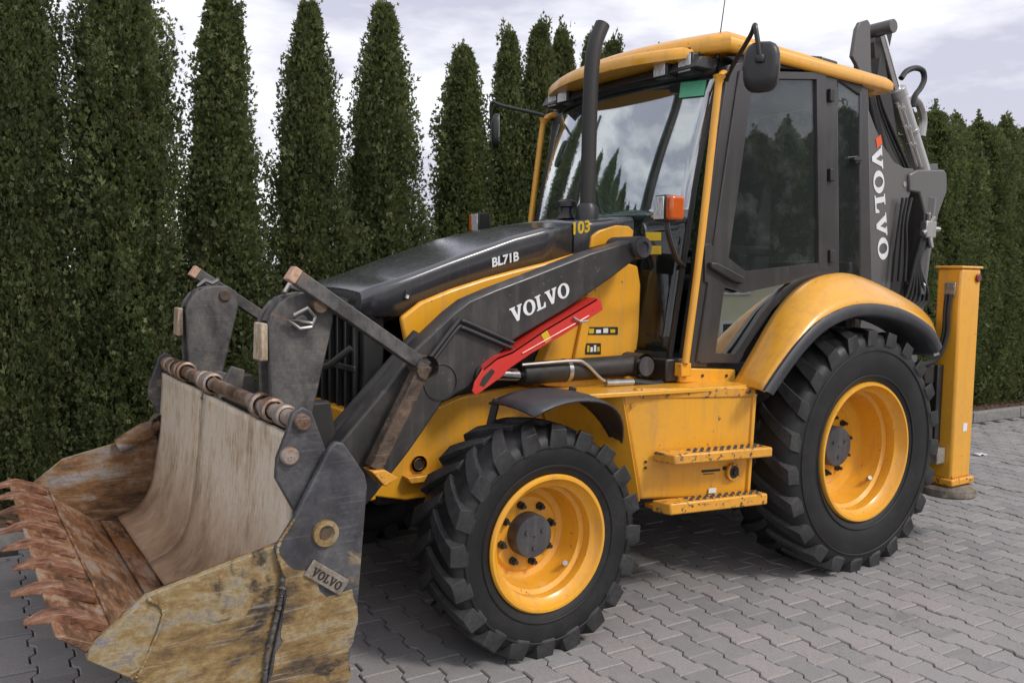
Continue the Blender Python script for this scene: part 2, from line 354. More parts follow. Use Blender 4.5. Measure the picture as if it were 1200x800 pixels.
# slab-serif capitals for the maker's word
GL = {'V': (1.0, [(-.02, 1), (.43, 1), (.43, .9), (.36, .9), (.53, .36), (.68, .9), (.6, .9), (.6, 1), (.99, 1), (.99, .9), (.91, .9), (.6, 0), (.4, 0), (.08, .9), (-.02, .9)]),
      'L': (.82, [(0, 1), (.47, 1), (.47, .9), (.36, .9), (.36, .12), (.58, .12), (.68, .36), (.79, .36), (.76, 0), (0, 0), (0, .1), (.11, .1), (.11, .9), (0, .9)])}
def word(mb, text, O, u, v, h, nrm, wx=1.0, d=.002):
    O, u, v, nrm = (np.array(q, float) for q in (O, u, v, nrm)); x = 0
    P = lambda a, b: O+u*((x+a*wx)*h)+v*(b*h)
    for ch in text:
        if ch == 'O':
            n = 28; ou = [(.5+.5*math.cos(2*math.pi*i/n), .5+.52*math.sin(2*math.pi*i/n)) for i in range(n)]
            inn = [(.5+.24*math.cos(2*math.pi*i/n), .5+.40*math.sin(2*math.pi*i/n)) for i in range(n)]
            vv = [P(*q) for q in ou]+[P(*q) for q in inn]; vv += [p+nrm*d for p in vv]
            f = []
            for i in range(n):
                j = (i+1) % n
                f += [[2*n+i, 2*n+j, 3*n+j, 3*n+i], [i, j, 2*n+j, 2*n+i], [n+i, n+j, 3*n+j, 3*n+i]]
            mb.add(vv, f); x += 1.06*wx
        else:
            w, o = GL[ch]; mb.slab([P(*q)+nrm*d for q in o], nrm*-d*.9); x += (w+.04)*wx
    return mb
def text_mesh(name, body, O, u, v, h, nrm, mat, parent, bold=.0):
    cu = D.curves.new(name, 'FONT'); cu.body = body; cu.size = 1; cu.extrude = .004; cu.offset = bold
    ob = D.objects.new(name+'_curve', cu); COL.objects.link(ob)
    me = D.meshes.new_from_object(ob.evaluated_get(bpy.context.evaluated_depsgraph_get()))
    D.objects.remove(ob); D.curves.remove(cu)
    O, u, v, nrm = (Vector(q) for q in (O, u, v, nrm))
    for p in me.vertices: p.co = O+u*p.co.x*h+v*p.co.y*h+nrm*(p.co.z+.006)*.35
    me.name = name; me.materials.clear(); me.materials.append(M[mat])
    o = D.objects.new(name, me); COL.objects.link(o); o.parent = parent; return o

# ================================================================== THE SETTING
KA = R(-2); E1 = np.array([math.cos(KA), math.sin(KA)]); E2 = np.array([-math.sin(KA), math.cos(KA)]); LO = np.array([1.31, -1.36])
def loc(a, b): return LO+E1*a+E2*b
def sheet(name, rect, z, mat):
    a0, a1, b0, b1 = rect
    return MB().add([(*loc(a, b), z) for a, b in ((a0, b0), (a1, b0), (a1, b1), (a0, b1))], [(0, 1, 2, 3)]).build(name, mat, smooth=0)
tag(sheet('ground', (-400, 400, -400, 400), -.06, 'meadow'), kind='structure')
tag(sheet('yard_surface', (-30, 30, -45, 2.985), -.026, 'kerb'), kind='structure')
yard = sheet('paving', (-7, 12, -5, 2.985), -.017, 'sand'); tag(yard, kind='structure')
soil_rows = [[(*loc(a, b), -.02+.10*min(1, (b-3.07)/.12)+.03*noise.noise((a*3, b*3, 0))) for b in np.linspace(3.07, 5.2, 26)] for a in np.linspace(-12, 16, 190)]
soil = MB().grid(soil_rows).build('soil_bed', 'soil'); tag(soil, kind='structure')

# I-shaped concrete pavers: rows run away from the kerb, every other row shifted half a piece
PX, PY = .144, .208; WD, WT, G = .0840, .0600, .0030
def outline(g):
    q = [(WD-g, PY/2-g), (WD-g, .064), (WT-g, .040), (WT-g, -.040), (WD-g, -.064), (WD-g, -PY/2+g)]
    return q+[(-x, y) for x, y in reversed(q)]
def paver_verts():
    a, b = outline(G+.0045), outline(G)
    v = [(x, y, 0) for x, y in a]+[(x, y, -.0055) for x, y in b]+[(x, y, -.03) for x, y in b]
    n = 12
    f = [list(range(n-1, -1, -1))]+[[i, (i+1) % n, (i+1) % n+n, i+n] for i in range(n)]+[[i+n, (i+1) % n+n, (i+1) % n+2*n, i+2*n] for i in range(n)]
    return v, f
pv, pf = paver_verts()
pm = MB().add(pv, pf).mesh('paver', 25); pm.materials.append(M['paver'])
cells = []
for i in range(-58, 84):
    for j in range(-26, 16):
        a = i*PX; b = (j+(.5 if i % 2 == 0 else 0))*PY
        if b+PY/2 > 2.985 or a < -6.9 or a > 11.8 or b < -4.9: continue
        x, y = loc(a, b); px, py, z = PR((x, y, 0))
        vis = z > .3 and -30 < px < 1230 and 440 < py < 830
        hid = (170 < px < 400 and py < 812) or (-.6 < x < 2.9 and -.85 < y < 1.2) or (px < 160 and py < 640)
        cells.append((z if (vis and not hid) else 99+z, x, y, vis))
cells.sort()
for k, (z, x, y, vis) in enumerate(cells[:300]):
    o = D.objects.new('paver', pm); COL.objects.link(o); o.parent = yard
    o.location = (x, y, random.gauss(0, .0018)); o.rotation_euler = (random.gauss(0, .004), random.gauss(0, .004), KA+random.gauss(0, .004))
rest = cells[300:]; V = np.array(pv); n0 = len(V); allv = np.zeros((len(rest)*n0, 3)); allf = []; rn = np.zeros(len(rest)*n0, np.float32)
for k, (z, x, y, vis) in enumerate(rest):
    a = KA+random.gauss(0, .004); c, s = math.cos(a), math.sin(a); tx, ty = random.gauss(0, .004), random.gauss(0, .004)
    w = V.copy(); w[:, 0], w[:, 1] = V[:, 0]*c-V[:, 1]*s, V[:, 0]*s+V[:, 1]*c
    w[:, 2] += w[:, 0]*tx+w[:, 1]*ty+random.gauss(0, .0018); w[:, 0] += x; w[:, 1] += y
    allv[k*n0:(k+1)*n0] = w; rn[k*n0:(k+1)*n0] = random.random(); allf += [[q+k*n0 for q in f] for f in pf]
me = D.meshes.new('paver_field'); me.from_pydata(allv.tolist(), [], allf); me.materials.append(M['paver_mass'])
me.attributes.new('rnd', 'FLOAT', 'POINT').data.foreach_set('value', rn)
o = D.objects.new('paver_field', me); COL.objects.link(o); o.parent = yard; tag(o, kind='stuff')

# kerb stones
kerb = empty('kerb', (*loc(0, 3.03), 0)); tag(kerb, 'low grey concrete kerb along the planted bed', 'kerb')
ks = MB().box(-.496, .496, -.04, .04, -.1, .105).mesh('kerb_stone', 0); ks.materials.append(M['kerb'])
for i in range(-9, 14):
    o = D.objects.new('kerb_stone', ks); COL.objects.link(o); o.parent = kerb
    p = E1*i; o.location = (p[0], p[1]+random.gauss(0, .003), random.gauss(0, .004)); o.rotation_euler.z = KA
    q = o.modifiers.new('bevel', 'BEVEL'); q.width = .012; q.segments = 2

# fallen leaves on the bed
v, f, rn = [], [], []
for i in range(2600):
    a = random.uniform(-5, 12); b = random.uniform(3.1, 3.9) if random.random() < .93 else random.uniform(2.3, 2.98)
    x, y = loc(a, b); z = (.02+.06*min(1, (b-3.07)/.12)+.03*noise.noise((a*3, b*3, 0))+random.uniform(.0, .02)) if b > 3.06 else .006
    th = random.uniform(0, 6.28); s = random.uniform(.012, .03); t1 = random.uniform(-.5, .5)*(1 if b > 3.06 else .2)
    c, q = math.cos(th), math.sin(th); k = len(v)
    v += [(x-c*s, y-q*s, z), (x-q*s*.6, y+c*s*.6, z+s*t1), (x+c*s, y+q*s, z+s*.3), (x+q*s*.6, y-c*s*.6, z-s*t1*.5+.003)]
    f.append((k, k+1, k+2, k+3)); rn += [random.random()]*4
me = D.meshes.new('fallen_leaves'); me.from_pydata(v, [], f); me.materials.append(M['deadleaf'])
me.attributes.new('rnd', 'FLOAT', 'POINT').data.foreach_set('value', np.array(rn, np.float32))
o = D.objects.new('fallen_leaves', me); COL.objects.link(o); tag(o, 'brown fallen leaves scattered over the soil under the hedge', 'leaves', kind='stuff')
# small scrap on the paving
p = CAM+ray(1148, 533)*(0-CAM[2])/ray(1148, 533)[2]
mb = MB(); rows = [[(p[0]+(i-3)*.022, p[1]+(j-2)*.02, .008+.02*abs(noise.noise((i*.9, j*1.1, 3)))+.012*math.sin(i)) for j in range(5)] for i in range(7)]
tag(mb.grid(rows).build('paper_scrap', 'white', solid=.002), 'small crumpled white scrap lying on the paving behind the stabiliser', 'litter')

# ------------------------------------------------------------------ thuja trees
def crown_mesh(seed, H, Rm, e1, e2, N, tops=1):
    g = np.random.default_rng(seed)
    def rad(t, az):
        b = np.minimum(1, (t+.06)/.16)**.5*np.clip(1-np.clip(t, 0, 1)**e1, 0.0, 1)**e2
        lump = 1+.09*np.sin(az*2+seed+t*5)+.09*np.sin(az*3-t*13+seed*2)+.08*np.sin(az*5+t*23)+.06*np.sin(az*4-t*41+seed)
        return Rm*b*lump+.012
    # clumps on the surface
    NC = N//42
    tcl = 1-(1-g.random(NC)**.92)**1.0; tcl = g.random(NC)*.99
    keep = g.random(NC) < (.25+.75*rad(tcl, 0)/Rm); tcl = tcl[keep]; NC = len(tcl)
    acl = g.random(NC)*2*np.pi; dep = 1-np.abs(g.normal(0, .19, NC))+(g.random(NC) < .12)*g.uniform(.05, .22, NC); dep[: NC//3] *= g.random(NC//3)*.6+.25
    rcl = rad(tcl, acl)*np.clip(dep, .1, 1.2)
    cc = np.stack([rcl*np.cos(acl), rcl*np.sin(acl), .06+tcl*H], 1)
    NC0 = NC; ex = []
    for _ in range(4):
        a_, r_, zt = g.random()*6.28, g.uniform(.0, .13), g.uniform(.965, 1.05)
        zz = g.uniform(.84, zt, 16); ex.append(np.stack([r_*np.cos(a_)+g.normal(0, .012, 16), r_*np.sin(a_)+g.normal(0, .012, 16), zz*H], 1))
    cc = np.vstack([cc]+ex); NC = len(cc)
    size = g.uniform(.03, .085, NC); size[NC0:] = g.uniform(.018, .035, NC-NC0); tone = np.clip(g.normal(.45, .25, NC), 0, 1)
    idx = g.integers(0, NC, N)
    off = g.normal(0, 1, (N, 3))*size[idx][:, None]*np.array([.7, .7, 1.7])
    P = cc[idx]+off; az = np.arctan2(P[:, 1], P[:, 0])
    P[:, 2] = np.where(idx < NC0, np.minimum(P[:, 2], H*1.012), P[:, 2])
    # pull strays back to the profile
    rr = np.hypot(P[:, 0], P[:, 1]); lim = rad(np.clip((P[:, 2]-.06)/H, 0, .999), az)*1.2+.025
    k = np.where(idx < NC0, np.minimum(1, lim/np.maximum(rr, 1e-6)), 1); P[:, :2] *= k[:, None]
    out = np.stack([np.cos(az), np.sin(az), np.zeros(N)], 1)
    tilt = g.uniform(.15, 1.0, N)
    ax = np.stack([out[:, 0]*tilt, out[:, 1]*tilt, np.ones(N)*g.uniform(.35, 1.1, N)], 1)+g.normal(0, .33, (N, 3))
    ax /= np.linalg.norm(ax, axis=1)[:, None]
    sd_ = np.cross(ax, g.normal(0, 1, (N, 3))); sd_ /= np.linalg.norm(sd_, axis=1)[:, None]
    inn = np.hypot(P[:, 0], P[:, 1]) < lim*.55; L = g.uniform(.020, .044, N)*np.where(inn, 2.2, 1.0); shoot = (g.random(N) < .05) & ~inn; L = np.where(shoot, g.uniform(.05, .085, N), L); Wd = L*np.where(shoot, .11, g.uniform(.17, .27, N))
    nv = np.cross(ax, sd_)
    verts = []; 
    def blade(o, d, w, l):
        s = np.cross(d, nv); s /= np.linalg.norm(s, axis=1)[:, None]+1e-9
        return [o, o+d*(l*.5)[:, None]+s*w[:, None], o+d*l[:, None], o+d*(l*.45)[:, None]-s*w[:, None]]
    B = blade(P, ax, Wd, L)
    d1 = ax*.75+sd_*.66; B += blade(P+ax*(L*.15)[:, None], d1, Wd*.85, L*.66)
    d2 = ax*.75-sd_*.66; B += blade(P+ax*(L*.30)[:, None], d2, Wd*.85, L*.6)
    A = np.stack(B, 1).reshape(-1, 3)
    nf = N*3
    me = D.meshes.new('thuja_crown'); me.vertices.add(len(A)); me.vertices.foreach_set('co', A.ravel())
    me.loops.add(nf*4); me.loops.foreach_set('vertex_index', np.arange(nf*4, dtype=np.int32))
    me.polygons.add(nf); me.polygons.foreach_set('loop_start', np.arange(nf, dtype=np.int32)*4)
    me.update(calc_edges=True)
    tn = np.clip(tone[idx]+g.normal(0, .12, N), 0, .96); tn[g.random(N) < .006] = 1
    me.attributes.new('rnd', 'FLOAT', 'POINT').data.foreach_set('value', np.repeat(tn, 12).astype(np.float32))
    me.materials.append(M['leaf']); return me
def trunk_mesh(seed, H):
    g = random.Random(seed); mb = MB()
    pts = [(.02*math.sin(k*1.3+seed), .02*math.cos(k*1.7+seed), H*.93*k/9-.05) for k in range(10)]
    mb.tube(pts, [.055*(1-k/10.5)+.004 for k in range(10)], 8)
    for k in range(46):
        t = g.uniform(.04, .85); a = g.uniform(0, 6.28); l = .26*(1-t**2.2)+.05; z = t*H*.93
        mb.tube([(0, 0, z), (math.cos(a)*l*.55, math.sin(a)*l*.55, z+l*.4), (math.cos(a)*l, math.sin(a)*l, z+l*1.2)], [.011*(1-t*.6), .007, .003], 5)
    me = mb.mesh('thuja_trunk', 60); me.materials.append(M['bark']); return me
VAR = [(crown_mesh(11, 3.5, .42, 5.0, .75, 54000), trunk_mesh(1, 3.5)), (crown_mesh(23, 3.5, .375, 2.3, .8, 46000), trunk_mesh(2, 3.5)),
       (crown_mesh(37, 3.5, .39, 3.0, .8, 50000), trunk_mesh(3, 3.5)), (crown_mesh(51, 3.5, .345, 2.8, .75, 44000), trunk_mesh(4, 3.5)),
       (crown_mesh(64, 3.5, .42, 8.5, .7, 54000), trunk_mesh(5, 3.5))]
def thuja(x, y, h, var, label, group, wid=1.0, z=.04):
    e = empty('thuja_tree', (x, y, z)); c, tr = VAR[var]; s = (h-z)/3.53
    for nm, me_ in (('crown', c), ('trunk', tr)):
        o = D.objects.new(nm, me_); COL.objects.link(o); o.parent = e
    e.scale = (wid, wid, s); e.rotation_euler.z = random.uniform(0, 6.28)
    tag(e, label, 'tree', group); return e
hy = lambda x: 2.0-.035*(x-8.1)
L1 = ('columnar dark green thuja in the row beside the bucket and bonnet', 'thujas beside the loader bucket')
L2 = ('narrow pointed thuja in the row behind the cab', 'thujas behind the cab')
L3 = ('clipped thuja of the even hedge beyond the stabiliser leg', 'clipped hedge beyond the stabiliser')
for x, h, v, w in [(-4.15, 3.6, 2, .9), (-3.55, 3.7, 0, .85), (-2.95, 3.6, 2, .9), (-2.34, 3.75, 0, .82)]:
    thuja(x, hy(x)+random.gauss(0, .03), h, v, *L1, w)
for x, h, v, w, lb_ in [(-1.73, 3.78, 0, .74, 'tall columnar thuja behind the bucket teeth'), (-1.13, 3.85, 0, .84, 'broad columnar thuja behind the open bucket mouth'),
                   (-.47, 3.58, 1, .88, 'pointed cone shaped thuja behind the upright fork brackets'), (.15, 3.56, 2, .78, 'slim round topped thuja behind the front of the bonnet'),
                   (.755, 3.66, 2, .84, 'full round topped thuja behind the middle of the bonnet'), (1.465, 3.42, 3, .86, 'shorter slim thuja behind the exhaust side of the bonnet')]:
    thuja(x, hy(x)+random.gauss(0, .03), h, v, lb_, 'thujas beside the loader bucket', w)
for x, h, v, w in [(1.90, 3.60, 3, .72), (2.14, 3.68, 3, .75), (2.42, 3.72, 1, .72), (2.72, 3.70, 3, .72), (2.97, 3.68, 3, .7), (3.4, 3.6, 1, .9), (3.95, 3.62, 2, .95), (4.5, 3.6, 3, 1.05), (5.05, 3.55, 2, 1), (5.6, 3.6, 3, 1), (6.15, 3.6, 2, 1)]:
    thuja(x, hy(x)+random.gauss(0, .05), h, v, *L2, w)
for k, x in enumerate(np.arange(6.7, 14, .52)):
    thuja(x, hy(x)+random.gauss(0, .03), 3.57+random.gauss(0, .035), (4, 0)[k % 2], *L3, .98)

# ------------------------------------------------------------------ the house across the yard (seen mirrored in the door glass)
def house():
    e = empty('house', (14.2, -28.0, 0)); e.rotation_euler.z = R(25)
    MB().box(-6, 6, -3.5, 3.5, -.1, 5.0).build('wall', 'render', e)
    MB().add([(-6.4, -4.1, 4.9), (6.4, -4.1, 4.9), (6.4, 4.1, 4.9), (-6.4, 4.1, 4.9), (-6.4, 0, 7.4), (6.4, 0, 7.4)],
             [(0, 1, 5, 4), (2, 3, 4, 5), (0, 4, 3), (1, 2, 5), (3, 2, 1, 0)]).build('roof', 'roof_tile', e, smooth=0)
    for z in (.9, 3.2):
        for x in (-4.4, -2.2, 0, 2.2, 4.4):
            w = MB().box(x-.5, x+.5, 3.46, 3.53, z, z+1.2).build('window', 'house_glass', e, smooth=0)
            fr = MB()
            for a, b, c, d in ((x-.58, x-.48, z-.08, z+1.28), (x+.48, x+.58, z-.08, z+1.28), (x-.48, x+.48, z-.08, z+.02), (x-.48, x+.48, z+1.18, z+1.28)): fr.box(a, b, 3.49, 3.58, c, d)
            fr.build('window_frame', 'winframe', w, smooth=0)
    tag(e, 'pale yellow two storey house with white framed windows across the yard', 'house')
house()
for k in range(7):
    a = R(-41.5-2.3*k); d = 16+random.uniform(-1, 1)
    thuja(1.6+d*math.cos(a), -.8+d*math.sin(a), 5.0+random.gauss(0, .25), (0, 4, 4)[k % 3], 'broad thuja standing across the yard beside the pale yellow house', 'thujas across the yard', 1.45, 0)

# ================================================================== THE MACHINE
BL = empty('backhoe_loader', (0, 0, 0))
tag(BL, 'yellow and charcoal backhoe loader with rusty open front bucket on the paved yard', 'backhoe loader')

# ------------------------------------------------------------------ wheels
def tyre_mesh(mb, c, Ro, W, Rr, s, nl, lugd, sweep):
    # carcass; s = -1: outer face towards -y
    h = W/2
    prof = [(Rr-.012, -h*.80), (Rr+.012, -h*.86), (Rr+.04, -h*.93), (Rr+(Ro-Rr)*.42, -h*1.0), (Ro-.085, -h*.985), (Ro-.055, -h*.93), (Ro-.030, -h*.82), (Ro-.022, -h*.45), (Ro-.021, 0)]
    prof = prof+[(r, -y) for r, y in reversed(prof[:-1])]
    mb.lathe(prof, c, 72)
    lugs = MB()
    def car(y):
        a = abs(y)/h
        return Ro-.034-.05*max(0, a-.55)**2*2.0
    for side in (-1, 1):
        for k in range(nl):
            th0 = 2*math.pi*(k+(0 if side < 0 else .5))/nl
            rings = []
            N = 7
            for i in range(N+1):
                q = i/N; y = side*h*(-.06+1.06*min(1, q*1.18)) if q < .86 else side*h*(1.0+.012)
                ang = th0+sweep*(q**.85)
                wd = (.029+.023*q)/Ro
                if q < .86: rt_, rb = Ro-.012*max(0, abs(y)/h-.6)*2, car(y)-.02
                else:
                    rt_ = Ro-.022 if i == N-1 else Ro-.088; rb = rt_-.045
                    if i == N: wd *= .8
                ring = []
                for (r, da) in ((rb, -wd*1.15), (rb, wd*1.15), (rt_, wd*.84), (rt_, -wd*.84)):
                    yy = y if q < .86 else side*(h*1.0+(.005 if r == rt_ else -.03))
                    ring.append((c[0]+r*math.cos(ang+da), c[1]+yy, c[2]+r*math.sin(ang+da)))
                rings.append(ring)
            v = [p for g in rings for p in g]; f = []
            for i in range(N):
                for j in range(4): f.append([i*4+j, i*4+(j+1) % 4, i*4+4+(j+1) % 4, i*4+4+j])
            f += [[3, 2, 1, 0], [N*4+j for j in range(4)]]
            lugs.add(v, f)
    return lugs
def wheel(c, Ro, W, Rr, s, nl, hubd, hubr, nb, br, front):
    e = empty('wheel', c, BL); h = W/2
    tag(e, ('yellow rimmed front wheel' if front else 'large yellow rimmed rear wheel'))
    mb = MB(); lugs = tyre_mesh(mb, (0, 0, 0), Ro, W, Rr, s, nl, .03, .30 if front else .26)
    ty = mb.build('tyre', 'tyre', e, smooth=50)
    lugs.build('tread', 'tread', ty, bevel=.011, smooth=30)
    # raised rings on the sidewall
    for rr, w_ in ((Rr+.05, .004), (Rr+(Ro-Rr)*.62, .004)):
        pr = [(rr-.006, 0), (rr-.003, w_), (rr+.003, w_), (rr+.006, 0)]
        yb = h*.955 if rr < Rr+.06 else h*1.0
        MB().lathe([(r, s*(yb+d)) for r, d in pr], (0, 0, 0), 72).build('sidewall_rib', 'tyre', ty)
    o = s*h
    # rim: flange, well, disc set back by hubd
    prof = [(Rr-.028, o*.70), (Rr+.010, o*.82), (Rr+.012, o*.90), (Rr+.004, o*.955), (Rr-.008, o*.955), (Rr-.014, o*.90), (Rr-.020, o*.80),
            (Rr-.045, o*.70), (Rr-.050, o*.52), (Rr-.046, o*.46), (Rr-.066, o*.40), (Rr-.072, o-s*(hubd+.05)), (Rr-.085, o-s*(hubd+.075)),
            (Rr*.62, o-s*(hubd+.085)), (Rr*.56, o-s*(hubd+.070)), (.02, o-s*(hubd+.070)), (.02, o-s*(hubd+.09)), (Rr*.7, o-s*(hubd+.105)), (Rr-.06, o-s*(hubd+.1))]
    rim = MB().lathe(prof, (0, 0, 0), 72).build('rim', 'yellow', e, smooth=40)
    hb = MB().lathe([(hubr, o-s*(hubd+.09)), (hubr, o-s*(hubd+.015)), (hubr*.95, o-s*(hubd+.002)), (hubr*.86, o-s*hubd), (.004, o-s*hubd)], (0, 0, 0), 40).build('hub', 'hub', e)
    for k in range(3):
        a = 2*math.pi*k/3+.5
        MB().cyl((hubr*.5*math.cos(a), o-s*(hubd+.004), hubr*.5*math.sin(a)), (hubr*.5*math.cos(a), o-s*(hubd-.008), hubr*.5*math.sin(a)), .010, 6).build('hub_plug', 'hub', hb)
    for k in range(nb):
        a = 2*math.pi*(k+.3)/nb
        x, z = br*math.cos(a), br*math.sin(a); y0 = o-s*(hubd+.075)
        b = MB(); b.cyl((x, y0, z), (x, y0+s*.022, z), .019, 6); b.cyl((x, y0, z), (x, y0+s*.045, z), .010, 8)
        b.build('wheel_nut', 'dark', e)
    a = R(-42); x, z = (Rr-.075)*math.cos(a), (Rr-.075)*math.sin(a)
    MB().cyl((x, o*.30, z), (x*.93, o*.42, z*.93), .012, 10).build('valve_stem', 'steel', e)
    return e
for s in (-1, 1):
    wheel((0, s*(1.105-.18), .492), .512, .36, .292, s, 20, .135, .098, 8, .135, True)
    wheel((2.19, s*(1.12-.23), .672), .700, .46, .388, s, 23, .20, .118, 10, .165, False)

def part(name, mat, pts, y0, y1, parent=BL, bevel=.006, both=False):
    out = []
    for s in ((1, -1) if both else (1,)):
        out.append(MB().prism(pts, s*y0, s*y1).build(name, mat, parent, bevel))
    return out[0]

# ------------------------------------------------------------------ chassis, axles
ch = empty('chassis', (0, 0, 0), BL)
for s in (1, -1):
    pts = [(-.56, .64), (-.40, .60), (.2, .60), (.75, .56), (.75, 1.09), (.2, 1.09), (-.10, 1.06), (-.36, .98), (-.56, .86)]
    MB().prism(pts, -.50*s, -.44*s).build('side_rail', 'yellow', ch, .008)
MB().box(-.60, -.545, -.50, .50, .62, 1.0).build('front_plate', 'yellow', ch, .01)
mb = MB().lathe([(.040, -.012), (.040, 0), (.026, 0), (.026, -.012)], (-.335, -.500, .765), 24); mb.build('frame_eye', 'yellow_worn', ch)
MB().cyl((-.335, -.498, .765), (-.335, -.5035, .765), .027, 24).build('frame_hole', 'dark', ch)
MB().prism([(-.40, .69), (-.22, .69), (-.20, .72), (-.42, .72)], -.56, -.50).build('frame_lip', 'yellow', ch, .004)
MB().box(.60, 2.95, -.43, .43, .52, 1.08).build('main_beam', 'dark', ch, .02)
MB().box(-.5, .7, -.40, .40, .56, 1.06).build('engine_pan', 'dark', ch, .02)
ax = MB(); ax.cyl((0, -.72, .49), (0, .72, .49), .085, 20); ax.lathe([(.02, -.17), (.13, -.12), (.17, 0), (.13, .12), (.02, .17)], (0, 0, .49), 20, 'y')
ax.build('front_axle', 'dark', ch)
ax = MB(); ax.cyl((2.19, -.72, .67), (2.19, .72, .67), .12, 20); ax.lathe([(.02, -.24), (.2, -.16), (.24, 0), (.2, .16), (.02, .24)], (2.19, 0, .67), 20, 'y')
ax.build('rear_axle', 'dark', ch)
for s in (-1, 1):
    k = MB(); k.cyl((0, s*.72, .30), (0, s*.72, .68), .07, 16); k.build('steering_knuckle', 'dark', ch)

# ------------------------------------------------------------------ step box with tank, near and far side
def step_box(s):
    e = empty('step_box', (.9, s*.9, .5), BL)
    e2 = lambda mb, nm, mt, bv=.006: (lambda o: (setattr(o, 'location', (-.9, -s*.9, -.5)), o)[1])(mb.build(nm, mt, e, bv))
    yf, yr = .85*s, 1.0*s
    # body, outer face toed out to the rear
    A = [(.585, .86*s, 1.085), (1.36, 1.0*s, 1.065), (1.345, .985*s, .50), (.725, .85*s, .535)]
    Bk = [(.585, .45*s, 1.085), (1.36, .45*s, 1.065), (1.345, .45*s, .50), (.725, .45*s, .535)]
    e2(MB().add(A+Bk, [(0, 1, 2, 3), (7, 6, 5, 4), (0, 4, 5, 1), (1, 5, 6, 2), (2, 6, 7, 3), (3, 7, 4, 0)]), 'tank', 'yellow', .014)
    # slanting front guard plate
    g = [(.32, .52*s, 1.07), (.577, .868*s, 1.085), (.717, .858*s, .53), (.66, .80*s, .50), (.50, .52*s, .52)]
    e2(MB().slab(g, (.012, -s*.02, 0)), 'guard_plate', 'yellow', .004)
    # top lip, corner strip, rear edge strip
    e2(MB().add([(.66, .880*s, 1.10), (1.375, 1.012*s, 1.083), (1.372, 1.012*s, 1.030), (.68, .880*s, 1.045), (.66, .84*s, 1.10), (1.375, .97*s, 1.083), (1.372, .97*s, 1.030), (.68, .84*s, 1.045)],
               [(0, 1, 2, 3), (7, 6, 5, 4), (0, 4, 5, 1), (1, 5, 6, 2), (2, 6, 7, 3), (3, 7, 4, 0)]), 'top_lip', 'yellow_worn', .008)
    e2(MB().tube([(1.357, .998*s, 1.06), (1.345, .987*s, .50)], .016, sq=True), 'edge_strip', 'yellow', .004)
    for nm, z, x0, x1, yo, pan in (('upper_step', .785, .76, 1.375, 1.12, .05), ('lower_step', .540, .76, 1.375, 1.10, .058)):
        st = MB()
        q = [(x0, (.875+.02)*s), (x1, (.99+.02)*s), (x1, yo*s), (x0+.03, (yo-.10)*s)]
        v = [(x, y, z+.0) for x, y in q]+[(x, y, z-pan) for x, y in q]
        st.add(v, [(0, 1, 2, 3), (7, 6, 5, 4), (0, 4, 5, 1), (1, 5, 6, 2), (2, 6, 7, 3), (3, 7, 4, 0)])
        so_ = e2(st, nm, 'yellow_worn', .008)
        for row in range(2):
            gr = MB()
            for k in range(11):
                t_ = (k+.5)/11*.72+.24; f_ = .35+.34*row
                xa = x0+(x1-x0)*t_; yi = (.895+.115*t_)*s; yo_ = (yo-.10*(1-t_))*s; y = yi+(yo_-yi)*f_
                c_, w_ = (xa, y, z+.001), .017
                gr.add([(xa-w_, y, z), (xa, y-w_*.7, z), (xa+w_, y, z), (xa, y+w_*.7, z), (xa-w_*.5, y, z+.010), (xa, y-w_*.3, z+.010), (xa+w_*.5, y, z+.010), (xa, y+w_*.3, z+.010)],
                       [(0, 1, 5, 4), (1, 2, 6, 5), (2, 3, 7, 6), (3, 0, 4, 7), (4, 5, 6, 7)])
            o = gr.build('grip_teeth', 'dark', so_, smooth=0)
    e2(MB().box(.80, 1.30, *sorted((.80*s, .97*s)), .478, .50), 'step_bracket', 'yellow_worn', .004)
    n_ = np.array([.139*(-1), -1*1.0, 0]); n_ /= np.linalg.norm(n_)
    def face(x, z, d=0.0):       # point on the outer face
        t_ = (x-.66)/(1.35-.66); return np.array([x, (.852+.140*t_+d)*s, z])
    c = face(1.24, .645); mb = MB()
    mb.cyl(tuple(c+np.array([0, .02*s, 0])), tuple(c+np.array([.0, .006*s, 0])), .046, 28); e2(mb, 'filler_ring', 'yellow_worn', .003)
    mb = MB(); mb.cyl(tuple(c+np.array([0, .0*s, 0])), tuple(c+np.array([.0, .0225*s, 0])), .034, 28); e2(mb, 'filler_recess', 'dark', .003)
    mb = MB(); mb.cyl(tuple(face(1.24, .645, .02)), tuple(face(1.24, .645, .034)), .017, 6); e2(mb, 'filler_plug', 'dark', .003)
    for x0, x1, z0, z1, mt in ((1.06, 1.17, .652, .664, 'sticker'), (1.185, 1.205, .655, .675, 'sticker'), (1.07, 1.13, .640, .644, 'sticker'), (1.105, 1.150, .540, .566, 'white')):
        e2(MB().slab([face(x0, z0, .003), face(x1, z0, .003), face(x1, z1, .003), face(x0, z1, .003)], (0, -.002*s, 0)), 'decal', mt, 0)
    for x, z in ((.64, 1.02), (.50, 1.02)):
        t_ = (x-.32)/.257; p = np.array([x, (.52+.348*min(t_, 1)+.006)*s, z])
        e2(MB().cyl(tuple(p), tuple(p+np.array([-.008, .010*s, 0])), .011, 6), 'bolt', 'yellow_worn', 0)
    for z in (.70, .73):
        p = face(.735, z, .0); e2(MB().cyl(tuple(p), tuple(p+np.array([0, .008*s, 0])), .007, 6), 'bolt', 'dark', 0)
    return e
for s in (-1, 1): step_box(s)
